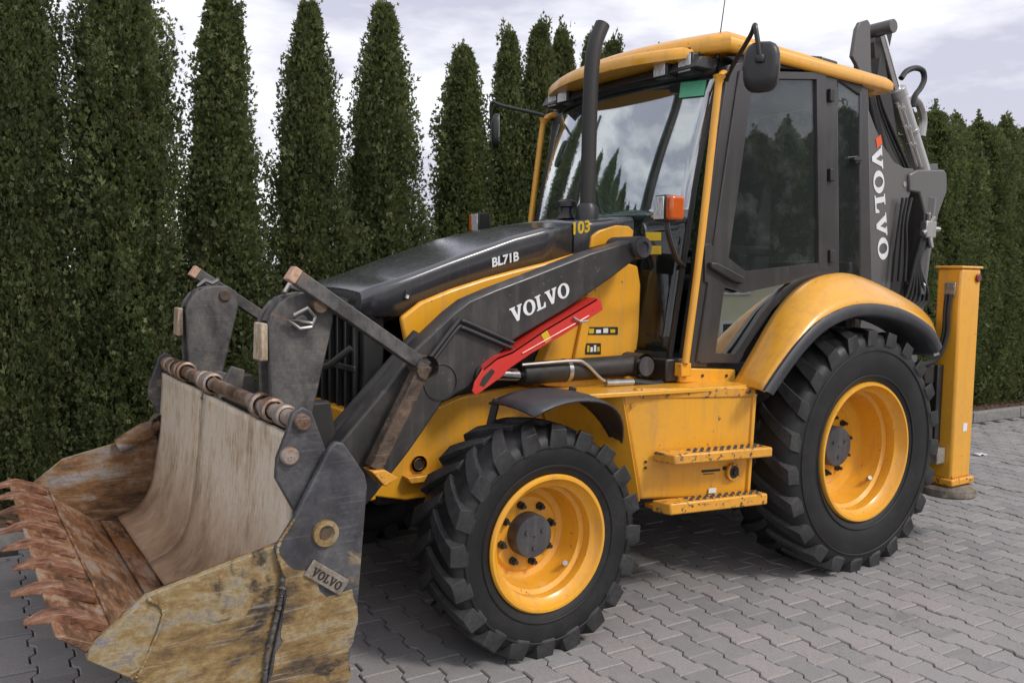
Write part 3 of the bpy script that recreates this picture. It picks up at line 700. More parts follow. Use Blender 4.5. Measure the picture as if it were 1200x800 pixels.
# deck between bonnet and step box
MB().add([(.34, -.88, 1.092), (1.36, -.99, 1.092), (1.36, -.44, 1.092), (.2, -.44, 1.092), (.34, -.88, 1.07), (1.36, -.99, 1.07), (1.36, -.44, 1.07), (.2, -.44, 1.07)],
         [(0, 1, 2, 3), (7, 6, 5, 4), (0, 4, 5, 1), (1, 5, 6, 2), (2, 6, 7, 3), (3, 7, 4, 0)]).build('deck_plate', 'yellow', ch, .004)
MB().prism(X([(608, 440), (640, 436), (700, 440), (760, 446), (760, 462), (690, 458), (640, 452)], -.62), -.62, -.45).build('deck_bracket', 'yellow', ch, .01)

# ------------------------------------------------------------------ bonnet
hood = empty('bonnet', (0, 0, 0), BL)
st = [(-.585, 1.500, 1.475, .34), (-.570, 1.555, 1.455, .385), (-.51, 1.588, 1.447, .408), (-.385, 1.625, 1.447, .42), (-.33, 1.643, 1.498, .421), (-.14, 1.712, 1.563, .425), (.05, 1.776, 1.618, .43), (.225, 1.835, 1.660, .43), (.40, 1.880, 1.698, .43), (.585, 1.915, 1.746, .43)]
def hood_loft(stn, name, mat, crown=.016, rad=.032):
    rows = []
    for x, zt, zl, w in stn:
        r = min(rad, (zt-zl)*.8); row = [(x, -w, zl)]
        for k in range(0, 7):
            a = R(180-90*k/6); row.append((x, -w+r+r*math.cos(a), zt-r+r*math.sin(a)))
        for k in range(1, 10):
            y = (-w+r)+(2*w-2*r)*k/10; row.append((x, y, zt+crown*(1-(y/(w-r))**2)))
        row += [(a_, -b_, c_) for a_, b_, c_ in reversed(row[:8])]
        rows.append(row)
    o = MB().grid(rows).build(name, mat, hood, smooth=28, solid=-.02)
    return o
hood_loft(st, 'bonnet_shell', 'charcoal')
hood_loft([(.597, 1.919, 1.60, .432), (.72, 1.937, 1.62, .432), (.86, 1.955, 1.66, .432), (1.0, 1.966, 1.72, .432)], 'rear_cowl', 'charcoal')
# nose lip with moulded ridges
for k, (dz, dx) in enumerate(((0, 0), (-.028, -.006), (-.056, -.002))):
    pts = [(-.585-dx+.10*(y/.40)**4, y, 1.500+dz+.012*(1-(y/.4)**2)) for y in np.linspace(-.385, .385, 17)]
    MB().tube(pts, .018, 8).build('nose_ridge', 'charcoal', hood)
for s in (1, -1):
    yl = [(-.400, 1.440), (-.37, 1.30), (-.34, 1.26), (-.1, 1.36), (.3, 1.55), (.62, 1.64), (.62, 1.75), (.585, 1.756), (.40, 1.706), (.225, 1.668), (.05, 1.626), (-.14, 1.571), (-.30, 1.512), (-.38, 1.455)]
    MB().prism(yl, -.448*s, -.41*s).build('side_panel', 'yellow', hood, .012)
    # yellow inset of the rear cowl
    q = X([(691, 291), (693, 277), (702, 270), (722, 264), (736, 265), (742, 270), (741, 279), (722, 283)], -.44)
    MB().prism(q, -.4465*s, -.425*s).build('cowl_inset', 'yellow', hood, .006)
    # dark side louvre behind the arm, engine tower
    MB().prism([(-.36, 1.26), (-.36, .98), (.25, 1.06), (.62, 1.2), (.62, 1.62)], -.43*s, -.40*s).build('engine_cover', 'grille', hood, .004)
    q = X([(475, 340), (481, 343), (479, 352), (472, 349)], -.42)
    MB().prism(q, -.432*s, -.41*s).build('side_lens', 'black', hood, .002)
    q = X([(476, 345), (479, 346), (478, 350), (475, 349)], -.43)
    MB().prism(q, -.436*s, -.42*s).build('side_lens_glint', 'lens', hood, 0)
tow = [(.30, 1.09), (.98, 1.09), (.985, 1.60), (.96, 1.70), (.86, 1.72), (.62, 1.66), (.44, 1.40)]
for s in (1, -1):
    tw = MB().prism(tow, -.52*s, -.43*s).build('tower_plate', 'yellow', BL, .01)
    MB().prism([(.50, 1.10), (.56, 1.10), (.66, 1.56), (.62, 1.60)], -.545*s, -.52*s).build('tower_rib', 'yellow', tw, .005)
for a, b, c, d in ((686, 383, 724, 392), (686, 402, 704, 415)):
    q = X([(a, b), (c, b), (c, d), (a, d)], -.522); tw_ = MB().prism(q, -.5235, -.52).build('warning_decal', 'sticker', BL, 0)
    (x0, z1), (x1, _), (_, z0) = q[0], q[1], q[2]
    for k in range(4):
        xa = x0+(x1-x0)*(.1+.22*k); MB().box(xa, xa+(x1-x0)*.15, -.5245, -.522, z0+(z1-z0)*.25, z0+(z1-z0)*(.8-.15*(k % 2))).build('decal_mark', 'white' if k % 3 else 'lime', tw_, 0)
# numbers on the bonnet
def pw(px, py, y): return U(px, py, y)
a, b = pw(576, 313, -.4335), pw(601, 306.5, -.4335); uu = (b-a)/np.linalg.norm(b-a)
text_mesh('model_number', 'BL71B', a, uu, (-uu[2]*.15, 0, 1), .062, (0, -1, 0), 'white', hood, .03)
a, b = pw(669, 275, -.4335), pw(692, 271, -.4335); uu = (b-a)/np.linalg.norm(b-a)
text_mesh('sound_number', '103', a, uu, (0, 0, 1), .085, (0, -1, 0), 'lime', hood, .03)
q = X([(667, 264), (691, 260), (692, 273), (668, 277)], -.4335)
# grille and radiator
gr = MB().prism([(-.545, .70), (-.46, .70), (-.44, 1.45), (-.545, 1.48)], -.36, .36).build('grille', 'grille', BL, .01)
for y in np.linspace(-.30, .30, 7):
    MB().box(-.575, -.55, y-.010, y+.010, .76, 1.44).build('grille_bar', 'black', gr, .004)
for z in (.95, 1.2): MB().box(-.59, -.575, -.34, .34, z-.014, z+.014).build('grille_rail', 'black', gr, .004)
MB().tube([(-.60, -.34, 1.30), (-.68, -.28, 1.22), (-.70, -.22, 1.20)], .016, 8).build('grille_latch', 'dark', gr)
MB().box(-.62, -.50, -.42, -.34, .72, .80).build('tow_bracket', 'yellow', BL, .008)
MB().box(-.62, -.50, .34, .42, .72, .80).build('tow_bracket', 'yellow', BL, .008)

# exhaust, pre-cleaner
ex = MB(); pb, pt = U(688, 252, -.30), U(697, 60, -.30); pt2 = U(703, 26, -.30)
ex.tube(smooth_path([tuple(pb+np.array([0, 0, -.06]))]+[tuple(U(*q, -.30)) for q in ((690, 180), (692, 110), (694, 75), (698, 50), (706, 29))], 6), .041, 20)
exo = ex.build('exhaust', 'dark', BL)
MB().lathe([(.062, -.05), (.062, .03), (.045, .06)], tuple(pb), 24, 'z').build('exhaust_collar', 'black', exo, .004)
p = U(664, 250, -.18); MB().lathe([(.055, -.03), (.035, .0), (.035, .03), (.058, .035), (.058, .06), (.03, .075), (.002, .08)], tuple(p), 24, 'z').build('air_precleaner', 'black', BL)
p = U(727, 208, .2)

# ------------------------------------------------------------------ front mudguards
for s in (-1, 1):
    rows = []
    for k in range(15):
        t_ = k/14; a = R(110-76*t_); w = .36*(1-.92*max(0, t_-.45)**1.3/.55**1.3*.8)
        r = .645+.02*math.sin(t_*3.1)
        yc = s*(.77); row = []
        for j in range(6):
            q = j/5; y = yc+s*w*q; rr = r-.028*q**3-.02*(1-q)**4
            row.append((.085+rr*math.cos(a)*.98, y, .50+rr*math.sin(a)*.972))
        rows.append(row)
    fe = MB().grid(rows).build('front_mudguard', 'fenderblk', BL, smooth=60, solid=.009*s)
    MB().tube([(-.10, s*.80, 1.09), (-.13, s*.80, .98), (-.08, s*.76, .86)], .018, 8).build('mudguard_stay', 'dark', fe)
    p = (.22, s*.93, 1.118); MB().cyl(p, (.225, s*.935, 1.14), .018, 10).build('mudguard_bolt', 'dark', fe)

# ------------------------------------------------------------------ loader arms
au = [(749, 279), (692, 296), (625, 322), (580, 339), (550, 352), (531, 367), (509, 388), (486, 410), (452, 455), (411, 504), (385, 535)]
al = [(749, 301), (715, 327), (666, 361), (602, 399), (580, 421), (565, 440), (548, 455), (520, 470), (497, 504), (479, 530), (440, 580)]
AU, AL = X(au, -.70), X(al, -.70)
arm_out = AU+[(-.93, .80), (-.97, .70), (-.93, .60), (-.83, .56), (-.74, .60)]+AL[::-1]+[(.85, 1.755), (.872, 1.792), (.85, 1.828)]
for s in (1, -1):
    am = MB().prism(arm_out, -.70*s, -.58*s).build('loader_arm', 'arm', BL, .010)
    MB().cyl((.80, -.735*s, 1.79), (.80, -.50*s, 1.79), .058, 24).build('pivot_pin', 'dark', am, .006)
    MB().lathe([(.050, 0), (.050, -.012*s), (.030, -.014*s), (.026, -.004*s), (.002, -.004*s)], (.80, -.735*s, 1.79), 24).build('pin_cap', 'hub', am)
    MB().cyl((-.115, -.72*s, 1.19), (-.115, -.54*s, 1.19), .045, 20).build('cylinder_pin', 'dark', am, .004)
    mb = MB(); word(mb, 'VOLVO', U(600, 379, -.7015) if s == 1 else (U(600, 379, -.7015)*np.array([1, -1, 1])), (lambda v: v/np.linalg.norm(v))(U(674, 343, -.70)-U(600, 379, -.70)), (-.23, 0, .96), .070, (0, -s, 0), 1.02)
    mb.build('maker_word', 'white', am, smooth=0)
    for k in range(2):
        d = k*.035
        pth = X([(498, 428+k*9), (505, 418+k*8), (536-k*1, 378+k*8), (541, 376+k*8), (550, 379+k*8), (602, 402+k*7)], -.72)
        MB().tube([(x, -.718*s, z) for x, z in smooth_path([(a, b) for a, b in pth], 4)], .010, 8).build('hydraulic_pipe', 'black', am)
    # weld seam plate at the knee
    MB().lathe([(.085, 0), (.085, -.004*s), (.078, -.005*s), (.078, 0)], (-.33, -.701*s, 1.17), 32).build('knee_ring', 'arm', am)
MB().cyl((-.50, -.60, .92), (-.50, .60, .92), .075, 24).build('arm_cross_tube', 'arm', BL)

# lift cylinders with the red lock strut
for s in (1, -1):
    y = -.64*s
    cy = MB(); A_, B_ = (.86, y, 1.185), (-.02, y, 1.165)
    cy.cyl(A_, (.13, y, 1.175), .056, 24); cyo = cy.build('lift_cylinder', 'dark', BL, .006)
    MB().cyl((.13, y, 1.172), (-.11, y, 1.19), .030, 20).build('piston_rod', 'chrome', cyo)
    MB().lathe([(.064, -.07), (.064, .07)], (.86, y, 1.185), 24).build('cylinder_eye', 'dark', cyo, .006)
    MB().lathe([(.05, 0), (.05, -.012*s), (.025, -.013*s), (.002, -.013*s)], (.86, y-.07*s, 1.185), 24).build('eye_cap', 'hub', cyo)
    MB().lathe([(.0585, -.012), (.0585, .012)], (.40, y, 1.179), 24, 'x').build('clamp', 'steel', cyo)
    MB().tube(smooth_path([(.1, y-.06*s, 1.225), (.40, y-.062*s, 1.232), (.48, y-.064*s, 1.21), (.60, y-.064*s, 1.12), (.72, y-.07*s, 1.105)], 5), .008, 8).build('cylinder_pipe', 'steel', cyo)
    MB().cyl((.60, y-.07*s, 1.112), (.78, y-.07*s, 1.108), .018, 10).build('hose_fitting', 'steel', cyo, .003)
    MB().tube(smooth_path([(.78, y-.07*s, 1.108), (.95, y-.08*s, 1.09), (1.08, y-.02*s, 1.12), (1.18, y+.1*s, 1.16)], 5), .020, 10).build('hose', 'hose', cyo)
if True:
    rd = [(553, 458), (556, 447), (566, 431), (582, 418), (600, 411), (640, 384), (699, 349), (704, 352), (706, 363), (660, 392), (622, 414), (596, 432), (588, 441), (577, 449), (562, 460), (556, 463)]
    q = X(rd, -.74)
    lk = MB().prism(q, -.745, -.735).build('lock_strut', 'red', BL, .003); tag(lk, 'red cylinder lock strut')
    top = X([(566, 431), (582, 418), (600, 411), (640, 384), (699, 349)], -.74)
    for i in range(len(top)-1):
        (x0, z0), (x1, z1) = top[i], top[i+1]
        MB().add([(x0, -.745, z0), (x1, -.745, z1), (x1, -.64, z1), (x0, -.64, z0), (x0, -.745, z0-.012), (x1, -.745, z1-.012), (x1, -.64, z1-.012), (x0, -.64, z0-.012)],
                 [(0, 1, 2, 3), (7, 6, 5, 4), (0, 4, 5, 1), (1, 5, 6, 2), (2, 6, 7, 3), (3, 7, 4, 0)]).build('strut_flange', 'red', lk)
    q2 = X([(562, 451), (566, 442), (576, 432), (580, 435), (574, 444), (567, 453)], -.746); MB().prism(q2, -.7465, -.734).build('strut_slot', 'dark', lk)
    q2 = X([(634, 392), (641, 387), (646, 397), (639, 402)], -.746); MB().prism(q2, -.7475, -.74).build('strut_decal', 'lime', lk)
    MB().tube(X3 if False else [tuple(U(672, 372, -.755)), tuple(U(680, 377, -.76)), tuple(U(688, 376, -.755))], .006, 6).build('strut_clip', 'steel', lk)
    a_, b_ = U(612, 414, -.748), U(690, 370, -.748); MB().tube([tuple(a_), tuple(b_)], .004, 6).build('strut_rib', 'red', lk)

# ------------------------------------------------------------------ bucket carrier brackets, folded forks
for s in (1, -1):
    pl = [(-1.113, 1.44), (-1.10, 1.48), (-1.065, 1.525), (-1.02, 1.55), (-.967, 1.562), (-.90, 1.562), (-.852, 1.53), (-.847, 1.453), (-.94, 1.06), (-1.10, 1.06)]
    br = MB().prism(pl, -.750*s, -.720*s).build('fork_bracket', 'hitch', BL, .006)
    MB().prism(pl, -.625*s, -.595*s).build('inner_plate', 'hitch', br, .006)
    MB().prism([(-1.10, 1.45), (-1.075, 1.45), (-1.03, 1.53), (-1.05, 1.545)], -.720*s, -.625*s).build('cross_web', 'hitch', br, .003)
    MB().prism([(-1.145, 1.30), (-1.114, 1.30), (-1.114, 1.445), (-1.14, 1.447)], -.755*s, -.655*s).build('stop_block', 'block', br, .007)
    MB().cyl((-.918, -.80*s, 1.513), (-.918, -.58*s, 1.513), .030, 16).build('fork_pin', 'rustbar', br, .005)
    MB().cyl((-.988, -.775*s, 1.45), (-.988, -.60*s, 1.45), .028, 16).build('lock_pin', 'hitch', br, .005)
    MB().tube([(-1.02, -.776*s, 1.478), (-.97, -.79*s, 1.505), (-.935, -.78*s, 1.47), (-.95, -.78*s, 1.43), (-1.0, -.785*s, 1.425), (-1.045, -.78*s, 1.46), (-1.0, -.785*s, 1.455), (-.95, -.785*s, 1.445)], .0065, 6).build('lynch_pin', 'steel', br)
    MB().tube([(-1.03, -.69*s, 1.56), (-1.0, -.66*s, 1.59), (-.96, -.68*s, 1.575), (-.93, -.66*s, 1.595)], .010, 6).build('pin_chain', 'steel', br)
    fk = MB().tube([(-1.010, -.785*s, 1.622), (-.452, -.785*s, 1.248)], .041, sq=True).build('fork_arm', 'hitch', BL, .005)
    MB().tube([(-1.040, -.785*s, 1.642), (-1.011, -.785*s, 1.6228)], .0415, sq=True).build('cut_end', 'barend', fk, .003)
    MB().tube([(-.458, -.785*s, 1.262), (-.69, -.785*s, .84)], .043, sq=True).build('fork_heel', 'rustbar', fk, .005)
    MB().lathe([(.052, -.042), (.052, .042)], (-.46, -.785*s, 1.25), 16).build('fork_weld', 'rustbar', fk, .006)
    MB().prism([(-.72, .84), (-.66, .84), (-.60, .80), (-.66, .77)], -.84*s, -.74*s).build('fork_socket', 'yellow_worn', fk, .004)
    # tilt rod down the inside of the arm
    MB().tube([(-.35, -.53*s, 1.36), (-.86, -.53*s, .84)], .040, 14).build('tilt_rod', 'dark', BL)
    MB().prism([(-.98, 1.10), (-.80, 1.10), (-.74, .75), (-.80, .5), (-.95, .5), (-1.0, .8)], -.60*s, -.50*s).build('carrier_plate', 'dark', BL, .008)
    MB().tube(smooth_path([(-.50, -.63*s, 1.0), (-.72, -.68*s, .92), (-.92, -.72*s, .85)], 5), .011, 8).build('hose', 'hose', BL)
    MB().tube(smooth_path([(-.50, -.63*s, .975), (-.72, -.68*s, .89), (-.92, -.72*s, .82)], 5), .011, 8).build('hose', 'hose', BL)

# ------------------------------------------------------------------ four-in-one bucket
bk = empty('loader_bucket', (-1.3, 0, .1), BL); tag(bk, 'rusty muddy four in one bucket with teeth')
def ragged(pts, r, n=5):
    q = smooth_path(pts, 3*n); return MB().tube([tuple(np.array(p)+rng.normal(0, r*.15, 3)) for p in q], [r*random.uniform(.7, 1.25) for _ in q], 7)
def rough_edge(pts, amp, step=.03):
    out = []
    for (a, b), (c, d) in zip(pts, pts[1:]+pts[:1]):
        n = max(1, int(math.hypot(c-a, d-b)/step))
        for k in range(n):
            t_ = k/n; out.append((a+(c-a)*t_+(random.gauss(0, amp) if k else 0), b+(d-b)*t_+(random.gauss(0, amp) if k else 0)))
    return out
def bb(mb, nm, mt, bv=.004, **k):
    o = mb.build(nm, mt, bk, bv, **k); o.location = (1.3, 0, -.1); return o
# mouldboard: two curved panels either side of a notch
mprof = smooth_path([(-1.118, 1.062), (-1.125, .90), (-1.145, .66), (-1.185, .43), (-1.262, .305), (-1.375, .248)], 6)
def panel(ya, yb, ta=0, tb=0):
    rows = []
    for i, (x, z) in enumerate(mprof):
        q = i/(len(mprof)-1); a = ya-ta*max(0, 1-q*3.2); b = yb-tb*max(0, 1-q*3.2)
        rows.append([(x+.004*noise.noise((y_*4, z*5, 1)), y_, z) for y_ in np.linspace(a, b, 14)])
    return MB().grid(rows)
bb(panel(-1.10, .215, 0, .07), 'mouldboard', 'mould', 0, smooth=60, solid=.022)
bb(panel(.215, 1.10, -.01, 0), 'mouldboard', 'mould', 0, smooth=60, solid=.022)
bb(MB().prism([(x+.030, z) for x, z in mprof]+[(x+.05, z) for x, z in reversed(mprof)], -1.09, 1.09), 'back_plate', 'dark', 0)
bb(MB().prism([(-1.375, .243), (-1.465, .262), (-1.470, .250), (-1.375, .222), (-1.2, .20), (-1.18, .24)], -1.10, 1.10), 'mouldboard_edge', 'floor')
bb(MB().prism([(-1.14, 1.03), (-1.04, 1.20), (-.98, 1.18), (-1.02, .95)], .02, .05), 'gusset', 'hitch')
bb(MB().prism([(-1.14, 1.03), (-1.06, 1.16), (-.98, 1.14), (-1.02, .95)], .20, .23), 'gusset', 'hitch')
# top pivot shaft with collars
bb(MB().cyl((-1.116, -1.12, 1.118), (-1.116, 1.12, 1.118), .030, 20), 'pivot_shaft', 'shaft', 0)
for y, r, w in ((-.80, .047, .05), (-.67, .052, .03), (.10, .050, .09), (.22, .044, .04), (.60, .052, .03), (.70, .05, .05), (.84, .047, .05), (.98, .042, .05), (-.95, .042, .05)):
    bb(MB().lathe([(r*.8, -w/2-.006), (r, -w/2), (r, w/2), (r*.8, w/2+.006)], (-1.116, y, 1.118), 20), 'shaft_collar', 'shaft', 0)
# clam: floor, cutting edge, teeth
fl = [(-1.47, .238), (-1.76, .462), (-1.775, .478), (-1.755, .488), (-1.70, .452), (-1.47, .268)]
bb(MB().prism([(-1.475, .245), (-1.76, .470), (-1.765, .440), (-1.45, .175), (-1.15, .06), (-.98, .05), (-.98, .085), (-1.16, .10), (-1.36, .19)], -1.13, 1.13), 'clam_floor', 'floor')
bb(ragged([(-1.715, -1.12, .458), (-1.712, -.4, .454), (-1.716, .4, .456), (-1.713, 1.12, .455)], .006, 14), 'weld_bead', 'floor', 0)
bb(MB().prism([(-1.71, .447), (-1.90, .540), (-1.905, .532), (-1.80, .448), (-1.72, .418)], -1.165, 1.165), 'cutting_edge', 'floor')
def tooth(y, j):
    q = random.Random(j)
    def loft(sec, nm, mt):
        v = []
        for x, z, hw, th in sec: v += [(x, y-hw, z+th*.5), (x, y+hw, z+th*.5), (x, y+hw*.92, z-th*.6), (x, y-hw*.92, z-th*.6)]
        n = len(sec); f = [[3, 2, 1, 0], [4*n-4, 4*n-3, 4*n-2, 4*n-1]]
        for i in range(n-1):
            for k in range(4): f.append([i*4+k, i*4+(k+1) % 4, i*4+4+(k+1) % 4, i*4+4+k])
        return bb(MB().add(v, f), nm, mt, .003, smooth=20)
    a, b = q.uniform(-.014, .014), q.uniform(-.008, .012)
    loft([(-1.735, .476, .042, .022), (-1.79, .506, .046, .034), (-1.845, .524, .042, .036)], 'tooth_shank', 'tooth')
    loft([(-1.830, .520, .040, .042), (-1.872, .537, .040, .036), (-1.92, .540+b*.4, .036, .022), (-1.985+a, .525+b, .024, .005)], 'tooth', 'tooth')
for j in range(8): tooth(-1.0+.2875*j, j)
# clam side plates
side = [(-1.81, .478), (-1.641, .612), (-1.263, .700), (-1.20, .712), (-1.165, .70), (-1.14, .55), (-1.16, .35), (-1.22, .20), (-1.20, .055), (-1.45, .165), (-1.70, .36), (-1.82, .445)]
wing = [(-1.235, .700), (-1.165, .80), (-1.035, 1.035), (-1.015, 1.052), (-.985, 1.045), (-.905, .925), (-.895, .88), (-.93, .45), (-.985, .10), (-1.0, .05), (-1.235, .055), (-1.265, .24), (-1.205, .50), (-1.20, .60)]
for s in (1, -1):
    bb(MB().prism(side, -1.175*s, -1.145*s), 'clam_side', 'side')
    bb(MB().prism([(x, z) for x, z in side], -1.144*s, -1.138*s), 'side_liner', 'inside', 0)
    wg = MB().prism(wing, -1.195*s, -1.165*s); wo_ = bb(wg, 'clam_wing', 'clamgrey', .006)
    # mud caked on the lower half of the wing
    mud = [(-1.228, .695), (-1.17, .62), (-1.10, .60), (-1.05, .50), (-.955, .51), (-.935, .44), (-.985, .10), (-1.0, .06), (-1.23, .06), (-1.262, .24), (-1.202, .50), (-1.20, .60)]
    bb(MB().prism(rough_edge(mud, .006), -1.1985*s, -1.19*s), 'mud_crust', 'side', 0)
    # welded border strips of the clam side
    bb(MB().prism([(-1.70, .36), (-1.66, .385), (-1.60, .545), (-1.665, .59), (-1.81, .475), (-1.82, .447)], -1.182*s, -1.17*s), 'corner_plate', 'side', .003)
    bb(ragged([(-1.68, -1.182*s, .355), (-1.66, -1.182*s, .385), (-1.595, -1.182*s, .545), (-1.64, -1.182*s, .606)], .005, 9), 'weld_bead', 'side', 0)
    bb(ragged([(-1.80, -1.17*s, .446), (-1.70, -1.17*s, .365), (-1.58, -1.17*s, .27)], .007, 9), 'mud_seam', 'side', 0)
    bb(ragged([(-1.165, -1.197*s, .80), (-1.225, -1.197*s, .705), (-1.20, -1.2*s, .60)], .005, 9), 'mud_seam', 'side', 0)
    bb(ragged([(-1.20, -1.18*s, .706), (-1.207, -1.192*s, .60), (-1.215, -1.192*s, .52), (-1.262, -1.19*s, .33), (-1.275, -1.19*s, .16)], .007, 9), 'weld_bead', 'hitch', 0)
    bs = (-1.055, -1.195*s, .732)
    bb(MB().lathe([(.048, 0), (.046, -.014*s), (.030, -.016*s), (.026, -.004*s), (.002, -.004*s)], bs, 28), 'pin_boss', 'side', 0)
    bb(MB().cyl((bs[0], bs[1]-.003*s, bs[2]), (bs[0], bs[1]-.007*s, bs[2]), .022, 20), 'boss_hole', 'rustbar', 0)
    # badge with the maker's word
    a_, b_ = X([(362, 664), (407, 690)], -1.205); u_ = np.array([b_[0]-a_[0], 0, b_[1]-a_[1]]); u_ /= np.linalg.norm(u_); v_ = np.array([-u_[2], 0, u_[0]])
    o_ = np.array([a_[0], -1.2*s, a_[1]])-v_*.032; ln = .165
    bd = bb(MB().slab([tuple(o_), tuple(o_+u_*ln), tuple(o_+u_*ln+v_*.062), tuple(o_+v_*.062)], (0, -.010*s, 0)), 'badge', 'pad', .003)
    wm = MB(); word(wm, 'VOLVO', o_+u_*.018+v_*.014+np.array([0, -.0105*s, 0]), u_, v_, .030, (0, -s, 0), .86, .0025)
    w_ = wm.build('maker_word', 'dark', bd, smooth=0)
    # hinge plate with two pins
    hp = [(-1.165, 1.10), (-1.150, 1.155), (-1.115, 1.175), (-1.08, 1.155), (-1.03, 1.02), (-1.03, .80), (-1.10, .72), (-1.21, .93), (-1.205, 1.0)]
    bb(MB().prism(hp, -1.135*s, -1.105*s), 'hinge_plate', 'clamgrey', .005)
    for x, z, r in ((-1.118, 1.122, .030), (-1.165, 1.008, .032)):
        bb(MB().lathe([(r, .03*s), (r, -.018*s), (r*.8, -.026*s), (.002, -.028*s)], (x, -1.135*s, z), 20), 'hinge_pin', 'shaft', 0)
    # cylinder rod lug inside the far and near ends
    if s < 0: bb(MB().tube([(-1.15, -1.10*s, .775), (-1.24, -1.10*s, .735), (-1.37, -1.12*s, .66)], [.035, .05, .045], 12), 'clam_link', 'inside', .004)
    if s < 0: bb(MB().lathe([(.055, -.04), (.055, .04)], (-1.15, -1.09*s, .775), 20), 'link_eye', 'shaft', .004)

# ------------------------------------------------------------------ rear mudguards
oi_ = [(895, 458), (915, 428), (938, 398), (965, 373), (1000, 358), (1035, 358), (1066, 368), (1090, 385), (1101, 405)]
ii_ = [(862, 455), (885, 415), (915, 364), (943, 334), (972, 321), (1002, 322), (1040, 338), (1072, 356), (1090, 372)]
OO = smooth_path(X(oi_, -1.12), 4); II = smooth_path(X(ii_, -.90), 4)
for s in (1, -1):
    rows = []
    for (xo, zo), (xi, zi) in zip(OO, II):
        row = [(xi, -.86*s, zi-.005)]
        for k in range(6):
            q = k/5; row.append((xi+(xo-xi)*q, -(.90+.22*q)*s, zi+(zo-zi)*q+.018*math.sin(math.pi*q)))
        rows.append(row)
    fd = MB().grid(rows).build('rear_mudguard', 'yellow', BL, smooth=60, solid=-.012*s)
    # black rubber lip rolled over the outer edge
    cx, cz = 2.19, .67; rows = []
    for (x, z) in OO:
        d = np.array([cx-x, cz-z]); d = d/np.linalg.norm(d)
        prof_ = [(0, -1.112, .004), (0, -1.132, .006), (.010, -1.142, 0), (.050, -1.142, 0), (.062, -1.132, 0), (.070, -1.10, 0), (.075, -.90, 0), (.05, -.86, 0)]
        rows.append([(x+d[0]*(a-c_), y*s, z+d[1]*(a-c_)) for a, y, c_ in prof_])
    MB().grid(rows).build('mudguard_lip', 'fenderblk', fd, smooth=60)
    MB().prism([(1.45, .80), (2.9, .80), (2.9, 1.05), (2.6, 1.55), (2.1, 1.62), (1.6, 1.25)], -.66*s, -.60*s).build('inner_guard', 'dark', fd, .006)
    MB().prism([(2.80, 1.19), (2.86, 1.20), (2.84, 1.25), (2.78, 1.27)], -1.11*s, -.9*s).build('guard_bracket', 'steel', fd, .004)

# ------------------------------------------------------------------ cab
cab = empty('cab', (1.8, 0, 1.1), BL); tag(cab, 'glazed operator cab with yellow roof')
def cb(mb, nm, mt, bv=.004, parent=None, **k):
    o = mb.build(nm, mt, parent or cab, bv, **k)
    if not parent: o.location = (-1.8, 0, -1.1)
    return o
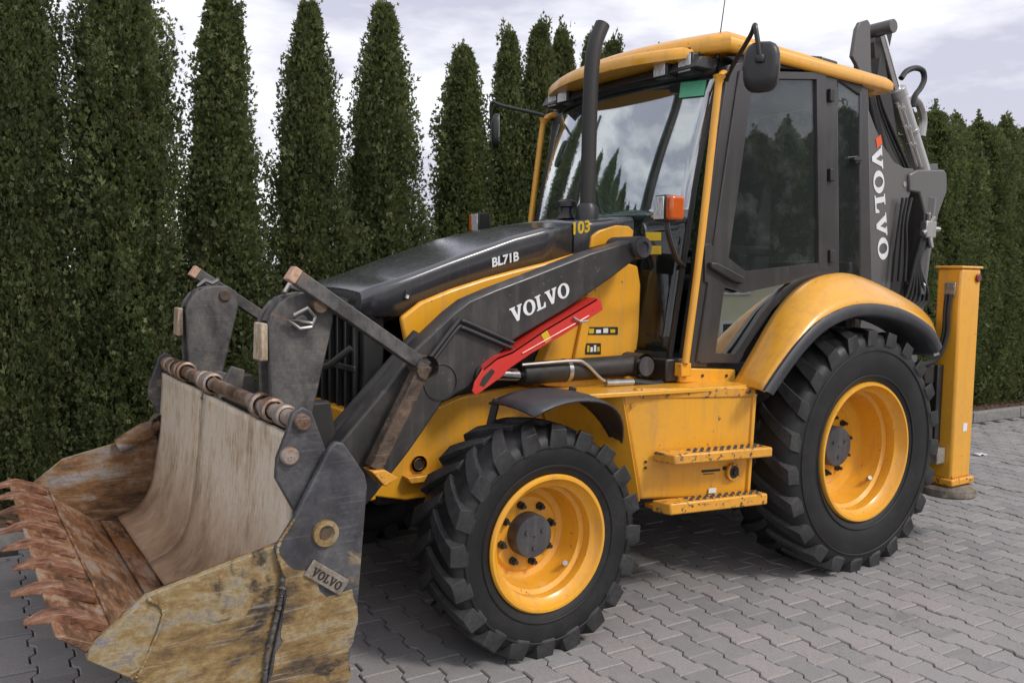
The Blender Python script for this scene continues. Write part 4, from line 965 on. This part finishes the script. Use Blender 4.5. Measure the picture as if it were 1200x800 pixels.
# near side plane, slightly toed out to the rear
SP, SN = (1.15, -.765, 1.2), np.array([-.08, -1, 0.0]); SN /= np.linalg.norm(SN)
def S(px, py, off=0): return UP(px, py, np.array(SP)+SN*off, SN)
mir = np.array([1, -1, 1])
def bar(mbs, pts, w_in, depth, s, off=0.0, px=True):
    """frame bar: outline strip between two pixel polylines on the cab side"""
    q = [S(a, b, off) for a, b in pts]
    if s < 0: q = [p*mir for p in q]
    n = SN if s > 0 else SN*mir
    mbs.slab([tuple(p) for p in q], tuple(-n*depth))
for s in (1, -1):
    # A pillar, sill, B pillar, cant rail
    f = MB(); bar(f, [(853, 76), (872, 72), (829, 430), (803, 430)], 0, .07, s); cb(f, 'front_pillar', 'frame', .008)
    f = MB(); bar(f, [(963, 66), (982, 72), (984, 335), (966, 335)], 0, .07, s, .001); cb(f, 'middle_pillar', 'frame', .008)
    f = MB(); bar(f, [(852, 66), (900, 62), (963, 66), (1000, 84), (1012, 100), (1008, 112), (985, 96), (966, 84), (870, 78)], 0, .06, s, -.002); cb(f, 'cant_rail', 'black', .006)
    f = MB(); bar(f, [(1008, 100), (1018, 104), (1022, 330), (1008, 330)], 0, .06, s, -.004); cb(f, 'rear_pillar', 'frame', .008)
    f = MB(); bar(f, [(797, 431), (862, 433), (862, 450), (797, 448)], 0, .16, s, .012); sill = cb(f, 'sill', 'yellow', .006)
    for a in (801, 823, 851):
        p = S(a, 440, .013); p = p if s > 0 else p*mir; n = SN if s > 0 else SN*mir
        f = MB().cyl(tuple(p), tuple(p+n*.006), .008, 6); f.build('bolt', 'dark', sill)
    # door
    dr = empty('door', (0, 0, 0), BL)
    f = MB(); bar(f, [(867, 82), (885, 84), (838, 424), (816, 424)], 0, .035, s, .012); f.build('door_post', 'frame', dr).modifiers.new('b', 'BEVEL').width = .006
    f = MB(); bar(f, [(884, 83.5), (957, 85), (957, 93), (882.8, 92)], 0, .035, s, .0125); f.build('door_rail', 'frame', dr)
    f = MB(); bar(f, [(957, 82), (968, 82), (970, 316), (960, 316)], 0, .035, s, .012); f.build('door_post', 'frame', dr)
    f = MB(); bar(f, [(969, 307), (969, 322), (872, 343), (866, 340), (826, 330), (826, 288), (832, 285), (874, 318)], 0, .035, s, .0105); f.build('handle_panel', 'frame', dr)
    f = MB(); bar(f, [(822, 413), (872, 415), (866, 425), (820, 425)], 0, .035, s, .011); f.build('door_rail', 'frame', dr)
    f = MB(); bar(f, [(864, 425), (876, 406), (906, 362), (936, 335), (962, 322), (940, 322), (918, 338), (893, 366), (868, 405), (860, 416)], 0, .035, s, .010); f.build('door_curve_rail', 'frame', dr)
    f = MB(); bar(f, [(882, 88), (960, 90), (963, 310), (872, 321), (828, 287), (836, 284)], 0, .006, s, -.004); f.build('door_glass', 'glass', dr, smooth=0)
    gp, gn = S(940, 330, -.004), np.array([-.20, -1, .05])
    lg = [UP(a, b, gp, gn) for a, b in ((826, 330), (866, 339), (955, 322), (925, 345), (895, 378), (862, 424), (824, 424))]
    if s < 0: lg = [p*mir for p in lg]
    MB().slab([tuple(p) for p in lg], (0, .006*s, 0)).build('lower_glass', 'lowdoor', dr, smooth=0)
    hd = [S(*q, .040) for q in ((834, 307), (842, 308), (874, 325), (871, 333), (860, 330), (834, 314))]
    if s < 0: hd = [p*mir for p in hd]
    MB().slab([tuple(p) for p in hd], (0, .035*s, 0)).build('door_handle', 'black', dr, bevel=.008)
    # hinges at the B pillar
    for py in (112, 205, 300):
        p = S(974, py, .012); p = p if s > 0 else p*mir
        MB().box(p[0]-.02, p[0]+.02, p[1]-.012, p[1]+.012, p[2]-.035, p[2]+.035).build('hinge', 'black', dr, bevel=.004)
    # rear quarter window
    f = MB(); bar(f, [(982, 92), (1009, 110), (1010, 330), (983, 330)], 0, .006, s, -.012); cb(f, 'quarter_glass', 'glass', 0, smooth=0)
    p = S(1005, 187, .02); p = p if s > 0 else p*mir
    f = MB(); f.cyl(tuple(p), tuple(p+np.array([0, .04*s, 0])), .022, 12); f.box(p[0]-.04, p[0]+.04, p[1]-.008, p[1]+.008, p[2]-.008, p[2]+.008); cb(f, 'window_catch', 'black', .002)
    # grab rail
    pts = [(1.055, -.80, 1.20), (1.13, -.80, 1.75), (1.235, -.79, 2.60), (1.25, -.785, 2.665), (1.29, -.77, 2.705), (1.335, -.745, 2.71)]
    f = MB().tube(smooth_path([(x, y*s, z) for x, y, z in pts], 5), .020, 12); cb(f, 'grab_rail', 'yellow', 0)
    f = MB().box(1.03, 1.10, min(-.80*s, -.70*s), max(-.80*s, -.70*s), 1.13, 1.20); cb(f, 'rail_foot', 'yellow', .006)
# windscreen: one curved pane
def wx(y, z): return 1.025+.12*(y/.7)**2+.16*(z-2.02)+.13*max(0, z-2.02)**2
ys = np.linspace(-.70, .70, 25); zs = np.linspace(1.95, 2.755, 14)
cb(MB().grid([[(wx(y, z), y, z) for y in ys] for z in zs]), 'windscreen', 'windscreen', 0, smooth=80, solid=.006)
for s in (-1, 1):
    cb(MB().grid([[(wx(y, z), y*s, z) for y in np.linspace(.44, .70, 7)] for z in np.linspace(1.24, 1.935, 8)]), 'lower_front_glass', 'lowglass', 0, smooth=80, solid=.006*s)
    cb(MB().tube([(wx(y, 1.942), y*s, 1.942) for y in np.linspace(.44, .70, 7)], .010, sq=True), 'glass_joint', 'black', 0)
for s in (-1, 1):
    cb(MB().tube([(wx(.70, z)+.012, s*.705, z) for z in np.linspace(1.22, 2.76, 8)], .017, sq=True), 'windscreen_seal', 'black', 0)
cb(MB().grid([[(wx(y, z)-.006, y, z) for y in ys] for z in (2.715, 2.80)]), 'header_band', 'black', 0, smooth=80, solid=-.03)
cb(MB().tube([(wx(y, 1.24), y, 1.235) for y in ys], .022, sq=True), 'lower_seal', 'black', 0)
f = MB(); f.box(.97, 1.30, -.75, -.44, 1.10, 1.22); cb(f, 'cab_corner', 'black', .01)
f = MB(); f.box(.97, 1.30, .44, .75, 1.10, 1.22); cb(f, 'cab_corner', 'black', .01)
# floor, rear wall, dash, seat
cb(MB().box(1.10, 2.52, -.73, .73, 1.12, 1.18), 'cab_floor', 'interior', .01)
cb(MB().box(2.46, 2.54, -.74, .74, 1.12, 1.75), 'rear_wall', 'interior', .01)
cb(MB().slab([(2.52, -.70, 1.76), (2.52, .70, 1.76), (2.50, .70, 2.74), (2.50, -.70, 2.74)], (.006, 0, 0)), 'rear_glass', 'glass', 0, smooth=0)
for y in (-.72, .72): cb(MB().tube([(2.53, y, 1.2), (2.50, y*.98, 2.78)], .035, sq=True), 'rear_post', 'frame', .006)
cb(MB().prism([(1.04, 1.2), (1.22, 1.2), (1.30, 1.78), (1.18, 1.92), (1.10, 1.93)], -.33, .33), 'dashboard', 'interior', .02)
sw = MB(); sc_ = Vector((1.46, 0, 2.0)); ang = R(38)
ring = [(sc_.x+.19*math.cos(a)*math.sin(ang), .19*math.sin(a), sc_.z+.19*math.cos(a)*math.cos(ang)) for a in np.linspace(0, 2*math.pi, 29)]
sw.tube(ring, .014, 8, cap=False); sw.tube([(1.25, 0, 1.75), tuple(sc_)], .03, 10)
for a in (0, 2.1, 4.2): sw.tube([tuple(sc_), (sc_.x+.19*math.cos(a)*math.sin(ang), .19*math.sin(a), sc_.z+.19*math.cos(a)*math.cos(ang))], .012, 6)
cb(sw, 'steering_wheel', 'black', 0)
seat = cb(MB().prism(smooth_path([(1.72, 1.56), (1.75, 1.66), (2.05, 1.64), (2.14, 1.72), (2.22, 2.20), (2.30, 2.20), (2.30, 1.60), (2.2, 1.52), (1.8, 1.50)], 3), -.26, .26), 'seat', 'interior', .04, seg=3)
f = MB().prism(smooth_path([(2.235, 2.25), (2.23, 2.42), (2.28, 2.45), (2.31, 2.40), (2.31, 2.25)], 3), -.14, .14); f.build('headrest', 'interior', seat, bevel=.03)
MB().box(1.85, 2.25, -.2, .2, 1.18, 1.52).build('seat_base', 'black', seat, bevel=.02)
for y in (-.34, .34): MB().box(1.78, 2.18, y-.045, y+.045, 1.78, 1.84).build('armrest', 'black', seat, bevel=.015)
for y in (-.50, .50):
    f = MB().box(1.55, 2.35, y-.11, y+.11, 1.18, 1.66); cs = cb(f, 'side_console', 'interior', .02)
    MB().tube([(1.66, y, 1.66), (1.62, y, 1.86)], .008, 6).build('lever', 'dark', cs)
    MB().lathe([(.003, -.03), (.022, -.02), (.027, 0), (.022, .02), (.003, .03)], (1.62, y, 1.88), 14, 'z').build('lever_knob', 'black', cs)
# dark strap of the far window frame, seen through the windscreen
cb(MB().tube([(2.15, .70, 1.6), (2.12, .70, 2.74)], .03, sq=True), 'inner_post', 'frame', .004)
# roof: raised shell and front visor
def roof_outline(x0, x1, w0, w1, bow, n=14):
    pts = []
    for k in range(n+1):
        y = -w0+2*w0*k/n; pts.append((x0+bow*(abs(y)/w0)**2.2, y))
    for k in range(n+1):
        y = w1-2*w1*k/n; pts.append((x1-.05*(abs(y)/w1)**3, y))
    return pts
def roof_shell(nm, x0, x1, w0, w1, bow, levels, mt):
    base = roof_outline(x0, x1, w0, w1, bow); n = len(base); cx_ = (x0+x1)/2+.05; v = []; f = []
    for inset, z, droop in levels:
        for (x, y) in base:
            k = 1-inset
            xx, yy = cx_+(x-cx_)*(1-inset*.9), y*k
            v.append((xx, yy, z-droop*max(0, (xx-1.95))**2-.25*max(0, 1.45-xx)*droop))
    for i in range(len(levels)-1):
        for j in range(n): f.append([i*n+j, i*n+(j+1) % n, (i+1)*n+(j+1) % n, (i+1)*n+j])
    f += [list(range(n)), [(len(levels)-1)*n+j for j in range(n)]]
    return cb(MB().add(v, f), nm, mt, 0, smooth=55)
roof_shell('roof', 1.10, 2.63, .81, .90, .20, [(.10, 2.832, .2), (.012, 2.832, .2), (0, 2.842, .2), (0, 2.885, .22), (.012, 2.908, .24), (.04, 2.93, .25), (.12, 2.955, .27), (.3, 2.972, .29), (.6, 2.98, .29)], 'yellow')
roof_shell('roof_visor', 1.01, 1.6, .62, .70, .15, [(.10, 2.792, 0), (.0, 2.795, 0), (-.005, 2.815, 0), (.01, 2.845, 0), (.06, 2.862, 0), (.2, 2.87, 0)], 'yellow')
cb(MB().prism([(1.16, 2.74), (2.55, 2.74), (2.50, 2.80), (1.20, 2.80)], -.70, .70), 'headliner', 'interior', .006)
# work lamps under the visor
for s in (-1, 1):
    for y, x in ((.445, 1.165), (.60, 1.20)):
        lm = MB().box(x-.02, x+.07, s*y-.054, s*y+.054, 2.722, 2.83); lo = cb(lm, 'work_lamp', 'black', .012)
        MB().box(x-.0265, x-.0205, s*y-.045, s*y+.045, 2.731, 2.821).build('lamp_lens', 'lens', lo, bevel=.004)
        MB().box(x+.0, x+.05, s*y-.012, s*y+.012, 2.825, 2.86).build('lamp_bracket', 'black', lo)
# stickers in the screen, antenna
q = [(798, 97), (828, 94), (825, 112), (796, 115)]
pts = []
for a, b in q:
    y = -.50
    for _ in range(12):
        p = U(a, b, y); y += (p[0]-wx(y, p[2])+.009)*.5*(-1) if False else 0
    d = ray(a, b); lo_, hi_ = -.70, .3
    for _ in range(40):
        mid_ = (lo_+hi_)/2; p = U(a, b, mid_)
        if p[0] > wx(mid_, p[2])-.009: hi_ = mid_
        else: lo_ = mid_
    pts.append(tuple(U(a, b, (lo_+hi_)/2)))
cb(MB().slab(pts, (-.002, 0, 0)), 'green_sticker', 'green', 0, smooth=0)
for py in (272, 288):
    pts = []
    for a, b in ((757, py), (775, py), (775, py+10), (757, py+10)):
        lo_, hi_ = -.70, .3
        for _ in range(40):
            mid_ = (lo_+hi_)/2; p = U(a, b, mid_)
            if p[0] > wx(mid_, p[2])-.009: hi_ = mid_
            else: lo_ = mid_
        pts.append(tuple(U(a, b, (lo_+hi_)/2)))
    cb(MB().slab(pts, (-.002, 0, 0)), 'yellow_sticker', 'lime', 0, smooth=0)
a_, b_ = U(841, 62, -.70), U(853, -25, -.70)
f = MB().tube([tuple(a_), tuple(b_)], [.004, .002], 6); an = cb(f, 'antenna', 'dark', 0)
cb(MB().cyl(tuple(a_-np.array([0, 0, .03])), tuple(a_+np.array([0, 0, .03])), .012, 10), 'antenna_base', 'black', 0)
# wiper
cb(MB().tube([(wx(-.1, 2.0)-.03, -.1, 2.0), (wx(.1, 2.35)-.03, .12, 2.35)], .008, 6), 'wiper_arm', 'black', 0)
cb(MB().tube([(wx(.12, 2.05)-.022, .12, 2.05), (wx(.12, 2.6)-.022, .12, 2.62)], .008, 6), 'wiper_blade', 'black', 0)

# front lamps on stalks
for s in (-1, 1):
    y0, y1 = sorted((s*.835, s*.915))
    lo = MB().box(.775, .865, y0, y1, 1.915, 2.042).build('front_lamp', 'black', BL, .010)
    MB().box(.768, .7745, y0+.006, y1-.004, 1.924, 2.033).build('head_lens', 'lens', lo, bevel=.003)
    y0, y1 = sorted((s*.9155, s*.962))
    MB().box(.772, .862, y0, y1, 1.92, 2.037).build('turn_lens', 'amber', lo, bevel=.014)
    MB().tube(smooth_path([(.82, s*.88, 1.915), (.84, s*.88, 1.84), (.95, s*.82, 1.74), (1.08, s*.74, 1.70)], 5), .014, 8).build('lamp_stalk', 'black', lo)
# door mirrors
for s in (-1, 1):
    c = np.array([1.115, s*1.18, 2.64])
    mb = MB(); outl = []
    for k in range(20):
        a = 2*math.pi*k/20; ex_ = 3.2
        ca, sa = math.cos(a), math.sin(a); outl.append((math.copysign(abs(ca)**(2/ex_), ca)*.085, math.copysign(abs(sa)**(2/ex_), sa)*.118))
    ux, uz = np.array([.62, -s*-.35*0+.0, 0]), np.array([0, 0, 1.0]); ux = np.array([.50, s*.87, 0]); nn = np.array([-.87, s*.50, 0])
    rows = []
    for dpt, sc in ((.035, .55), (.028, .85), (.012, .98), (-.012, 1.0), (-.018, .96)):
        rows.append([tuple(c+nn*dpt+ux*a*sc+uz*b*sc) for a, b in outl]+[tuple(c+nn*dpt+ux*outl[0][0]*sc+uz*outl[0][1]*sc)])
    mb.grid(rows); n_ = 20
    k0 = len(mb.v); mb.f += [list(range(0, 20))]
    mo = mb.build('mirror', 'black', BL, smooth=50)
    MB().slab([tuple(c-nn*.0175+ux*a*.95+uz*b*.95) for a, b in outl], tuple(-nn*.002)).build('mirror_glass', 'mirror', mo, smooth=0)
    tp = c+np.array([.0, 0, .03])+nn*.03
    pts = [(1.33, s*.76, 2.62), (1.30, s*.80, 2.70), (1.12, s*1.10, 2.80), (1.08, s*1.16, 2.83), (1.07, s*1.18, 2.80), tuple(tp)]
    MB().tube(smooth_path(pts, 4), .012, 8).build('mirror_arm', 'black', mo)
    MB().lathe([(.003, -.02), (.022, -.016), (.026, 0), (.022, .016), (.003, .02)], tuple(tp), 14, 'z').build('mirror_joint', 'black', mo)

# ------------------------------------------------------------------ rear frame, stabilisers
MB().box(2.93, 3.05, -.98, .98, .50, .62).build('rear_rail', 'dark', ch, .01)
MB().box(2.93, 3.05, -.98, .98, 1.0, 1.12).build('rear_rail', 'dark', ch, .01)
MB().box(2.70, 2.94, -.5, .5, .55, 1.15).build('rear_bulkhead', 'dark', ch, .01)
for s in (1, -1):
    lg = empty('stabiliser', (3.1, -1.06*s, .3), BL)
    def lb(mb, nm, mt, bv=.004, **k):
        o = mb.build(nm, mt, lg, bv, **k); o.location = (-3.0, 1.105*s, -.3); return o
    def bx(x0, x1, y0, y1, z0, z1): a, b = sorted((y0*s, y1*s)); return MB().box(x0, x1, a, b, z0, z1)
    lb(bx(2.995, 3.215, -1.13, -.97, .40, 1.722), 'outer_leg', 'yellow', .016)
    lb(bx(2.985, 3.225, -1.138, -.962, 1.722, 1.738), 'leg_cap', 'yellow', .006)
    lb(bx(3.005, 3.205, -1.12, -.98, .33, .40), 'inner_leg', 'yellow_worn', .008)
    lb(bx(3.21, 3.25, -1.10, -1.0, .66, .80), 'side_lug', 'yellow_worn', .010)
    lb(bx(2.93, 2.992, -1.05, -.90, .62, 1.12), 'slide_guide', 'black', .006)
    lb(bx(2.90, 2.992, -1.09, -.93, .50, .60), 'wear_block', 'pad', .006)
    lb(bx(2.98, 3.235, -1.15, -.93, .36, .405), 'foot_collar', 'yellow_worn', .010)
    pdl = MB().lathe([(.002, 0), (.165, 0), (.175, .012), (.172, .05), (.15, .066), (.002, .066)], (3.10, -1.05*s, .285), 28, 'z'); lb(pdl, 'foot_pad', 'pad', 0)
    lb(bx(2.982, 2.996, -1.10, -1.03, 1.55, 1.635), 'valve_block', 'steel', .004)
    for dz in (1.57, 1.61):
        for dy in (-1.085, -1.045): lb(MB().cyl((2.983, dy*s, dz), (2.974, dy*s, dz), .010, 6), 'bolt', 'steel', 0)
    for k, dy in enumerate((-1.075, -1.052)):
        lb(MB().tube(smooth_path([(2.975, dy*s, 1.56), (2.965, dy*s, 1.45), (2.96, dy*s, 1.30), (2.90, dy*s+.02*s, 1.16), (2.78, dy*s+.08*s, 1.12), (2.6, dy*s+.2*s, 1.14)], 5), .013, 8), 'hose', 'hose', 0)
    lb(MB().cyl((3.17, -1.131*s, 1.665), (3.17, -1.145*s, 1.665), .026, 18), 'tail_lamp', 'redlens', .004)
    lb(bx(3.10, 3.145, -1.133, -1.13, .70, .75), 'decal', 'white', 0)

# ------------------------------------------------------------------ backhoe folded upright
bh = empty('backhoe', (3.6, 0, .6), BL); tag(bh, 'charcoal grey backhoe boom folded upright behind the cab')
def hb_(mb, nm, mt, bv=.005, **k):
    o = mb.build(nm, mt, bh, bv, **k); o.location = (-3.6, 0, -.6); return o
YB = -.15
hb_(MB().box(3.06, 3.45, -.22, .22, .50, 1.20), 'kingpost', 'boom', .02)
plate = X([(1011, 128), (1017, 126), (1026, 150), (1036, 172), (1048, 190), (1060, 197), (1071, 198), (1071, 216), (1062, 240), (1052, 275), (1046, 300), (1043, 345), (1036, 420), (1005, 420), (1012, 345), (1017, 250), (1012, 180)], YB)
for s in (1, -1): 
    bp = hb_(MB().prism(plate if s == 1 else [(x+.10, z) for x, z in plate], YB*s, (YB+.025)*s), 'boom_plate', 'boom', .005)
    if s == 1:
        a_, b_ = U(1027, 172, YB-.002), U(1036, 312, YB-.002); u_ = (b_-a_)/np.linalg.norm(b_-a_); v_ = np.array([-u_[2], 0, u_[0]])
        wm = MB(); word(wm, 'VOLVO', a_-v_*.062, u_, v_, .125, (0, -1, 0), 1.32); wm.build('maker_word', 'white', bp, smooth=0)
        MB().prism(X([(1026, 163), (1032, 158), (1034, 168), (1028, 174)], YB-.002), YB-.0035, YB).build('orange_mark', simple('orange_vinyl', (.70, .10, .02), .5), bp)
        q = X([(1060, 216)], YB)[0]; MB().cyl((q[0], YB-.004, q[1]), (q[0], YB+.01, q[1]), .020, 18).build('boom_hole', 'steel', bp)
hb_(MB().prism(X([(1016, 70), (1030, 120), (1042, 200), (1046, 330), (1030, 400), (1012, 400), (1020, 250), (1008, 130)], 0), -.11, .11), 'boom_web', 'dark', .006)
head = X([(999, 66), (1004, 34), (1008, 26), (1017, 23), (1020, 28), (1021, 78), (1019, 110), (1004, 75)], YB)
hb_(MB().prism(head, YB, YB+.03), 'boom_head', 'boom', .005)
hw = X([(1021, 32), (1048, 26), (1052, 36), (1047, 62), (1042, 75), (1046, 130), (1030, 140), (1018, 75)], .05)
hb_(MB().prism(hw, .09, .13), 'boom_head_plate', 'dark', .005)
hb_(MB().prism(X([(1020, 50), (1030, 48), (1048, 180), (1040, 190), (1028, 140)], .0), -.03, .09), 'boom_spine', 'dark', .004)
p = U(1033, 34, -.02); hb_(MB().cyl((p[0], -.12, p[2]), (p[0], .13, p[2]), .05, 20), 'head_pin', 'boom', .004)
yc = -.02
A_, B_, C_ = U(1032, 42, yc), U(1050, 106, yc), U(1080, 202, yc)
hb_(MB().cyl(tuple(A_), tuple(B_), .038, 20), 'dipper_rod', 'chrome', 0)
hb_(MB().cyl(tuple(B_-(C_-B_)*.02), tuple(C_), .068, 24), 'dipper_cylinder', 'barrel', .006)
mid_ = B_+(C_-B_)*.50; d_ = (C_-B_)/np.linalg.norm(C_-B_)
hb_(MB().cyl(tuple(mid_-d_*.018), tuple(mid_+d_*.018), .074, 24), 'cylinder_clamp', 'steel', .003)
hb_(MB().cyl(tuple(B_-d_*.01), tuple(B_+d_*.05), .073, 24), 'cylinder_gland', 'barrel', .004)
for dx, rr in ((-.12, .018), (-.165, .014)):
    p0, p1 = B_+(C_-B_)*.15+np.array([dx, -.08, -.03]), B_+(C_-B_)*.93+np.array([dx*1.05, -.08, -.02])
    pp = hb_(MB().cyl(tuple(p0), tuple(p1), rr, 10), 'steel_pipe', 'steel', 0)
    for q in (.05, .35, .62): hb_(MB().cyl(tuple(p0+(p1-p0)*q), tuple(p0+(p1-p0)*(q+.06)), rr*1.6, 6), 'pipe_nut', 'steel', .002)
for off in (0, .035, .07):
    hb_(MB().tube(smooth_path([tuple(U(1014+off*60, 78, -.10)), tuple(U(1018+off*60, 110, -.12)), tuple(U(1030+off*60, 165, -.11)), tuple(U(1040+off*60, 200, -.10))], 5), .016, 8), 'hose', 'hose', 0)
hb_(MB().tube(smooth_path([tuple(U(*q, .05)) for q in ((1056, 92), (1062, 84), (1072, 80), (1081, 83), (1083, 93), (1079, 103), (1072, 113), (1070, 125))], 4), .022, 10), 'hose', 'hose', 0)
hb_(MB().tube(smooth_path([tuple(U(*q, .10)) for q in ((1070, 115), (1077, 122), (1082, 140), (1080, 160))], 4), .03, 10), 'valve_body', 'steel', 0)
for k in range(4):
    q_ = [(1020+k*3, 96+k*4), (1024+k*4, 130), (1038+k*4, 172-k*3), (1052+k*4, 196)]
    hb_(MB().tube(smooth_path([tuple(U(a, b, -.09-.01*k)) for a, b in q_], 5), .011+.002*(k % 2), 8), 'hose', 'hose', 0)
for k in range(3):
    q_ = [(1058+k*5, 232), (1054+k*4, 262), (1050+k*6, 290), (1046+k*7, 330)]
    hb_(MB().tube(smooth_path([tuple(U(a, b, -.19-.01*k)) for a, b in q_], 5), .012, 8), 'hose', 'hose', 0)
# dipper nose block and dipper arm behind
blk = X([(1066, 204), (1076, 199), (1107, 199), (1110, 204), (1110, 224), (1100, 252), (1091, 300), (1086, 322), (1081, 300), (1084, 250), (1078, 226), (1066, 224)], -.17)
hb_(MB().prism(blk, -.17, .17), 'dipper_nose', 'boom', .012)
hb_(MB().prism(X([(1082, 193), (1096, 192), (1097, 199), (1082, 200)], -.06), -.08, .02), 'nose_lug', 'boom', .004)
A_, B_ = U(1086, 232, -.12), U(1073, 345, -.12)
hb_(MB().cyl(tuple(A_), tuple(B_), .070, 22), 'boom_cylinder', 'boom', .005)
hb_(MB().cyl(tuple(A_+(B_-A_)*.88), tuple(A_+(B_-A_)*.905), .0725, 22), 'white_band', 'white', 0)
q = A_+(B_-A_)*.33+np.array([-.10, -.10, 0])
vb = hb_(MB().box(q[0]-.06, q[0]+.07, q[1]-.03, q[1]+.03, q[2]-.07, q[2]+.06), 'valve_block', 'steel', .01)
for dx, dz in ((-.03, .09), (.03, .07), (.09, 0), (-.08, -.03), (.02, -.11)):
    hb_(MB().cyl((q[0]+dx*.6, q[1]-.01, q[2]+dz*.6), (q[0]+dx*1.3, q[1]-.02, q[2]+dz*1.3), .020, 8), 'valve_fitting', 'steel', .002)
for k in range(6):
    x0 = q[0]-.06+.03*k
    hb_(MB().tube(smooth_path([(x0, q[1]+.01, q[2]-.06), (x0-.04-.02*k, q[1]+.03, q[2]-.25), (x0-.12+.03*k, q[1]+.05, q[2]-.55), (3.75+.02*k, -.12, 1.35), (3.5, -.1, 1.15)], 5), .014, 8), 'hose', 'hose', 0)
hb_(MB().prism([(4.20, 2.30), (4.42, 2.34), (4.30, 1.2), (4.20, .62), (4.08, .62), (4.08, 1.2)], -.10, .10), 'dipper', 'boom', .01)
hb_(MB().prism([(3.45, .62), (3.98, .62), (4.02, 1.2), (3.95, 2.3), (3.70, 2.3), (3.45, 1.2)], -.13, .13), 'boom_foot', 'dark', .01)
bkt = smooth_path([(4.22, .70), (4.35, .52), (4.25, .30), (3.98, .22), (3.72, .34), (3.66, .52)], 5)
hb_(MB().prism(bkt+[(x+.0+(4.0-x)*.06, z+(.5-z)*.06) for x, z in reversed(bkt)], -.30, .30), 'digging_bucket', 'hitch', .002)
for s in (1, -1): hb_(MB().prism(bkt, .30*s, .318*s), 'digging_bucket_side', 'hitch', .002)

# ------------------------------------------------------------------ thing > part > sub-part, no deeper
def chain(o):
    c = [o]
    while c[-1].parent: c.append(c[-1].parent)
    return c[::-1]
for o in list(D.objects):
    c = chain(o)
    if c[0] is BL and len(c) > 3:
        w = sum((x.location for x in c[1:]), Vector()); q = c[1]
        o.parent = q; o.location = w-q.location
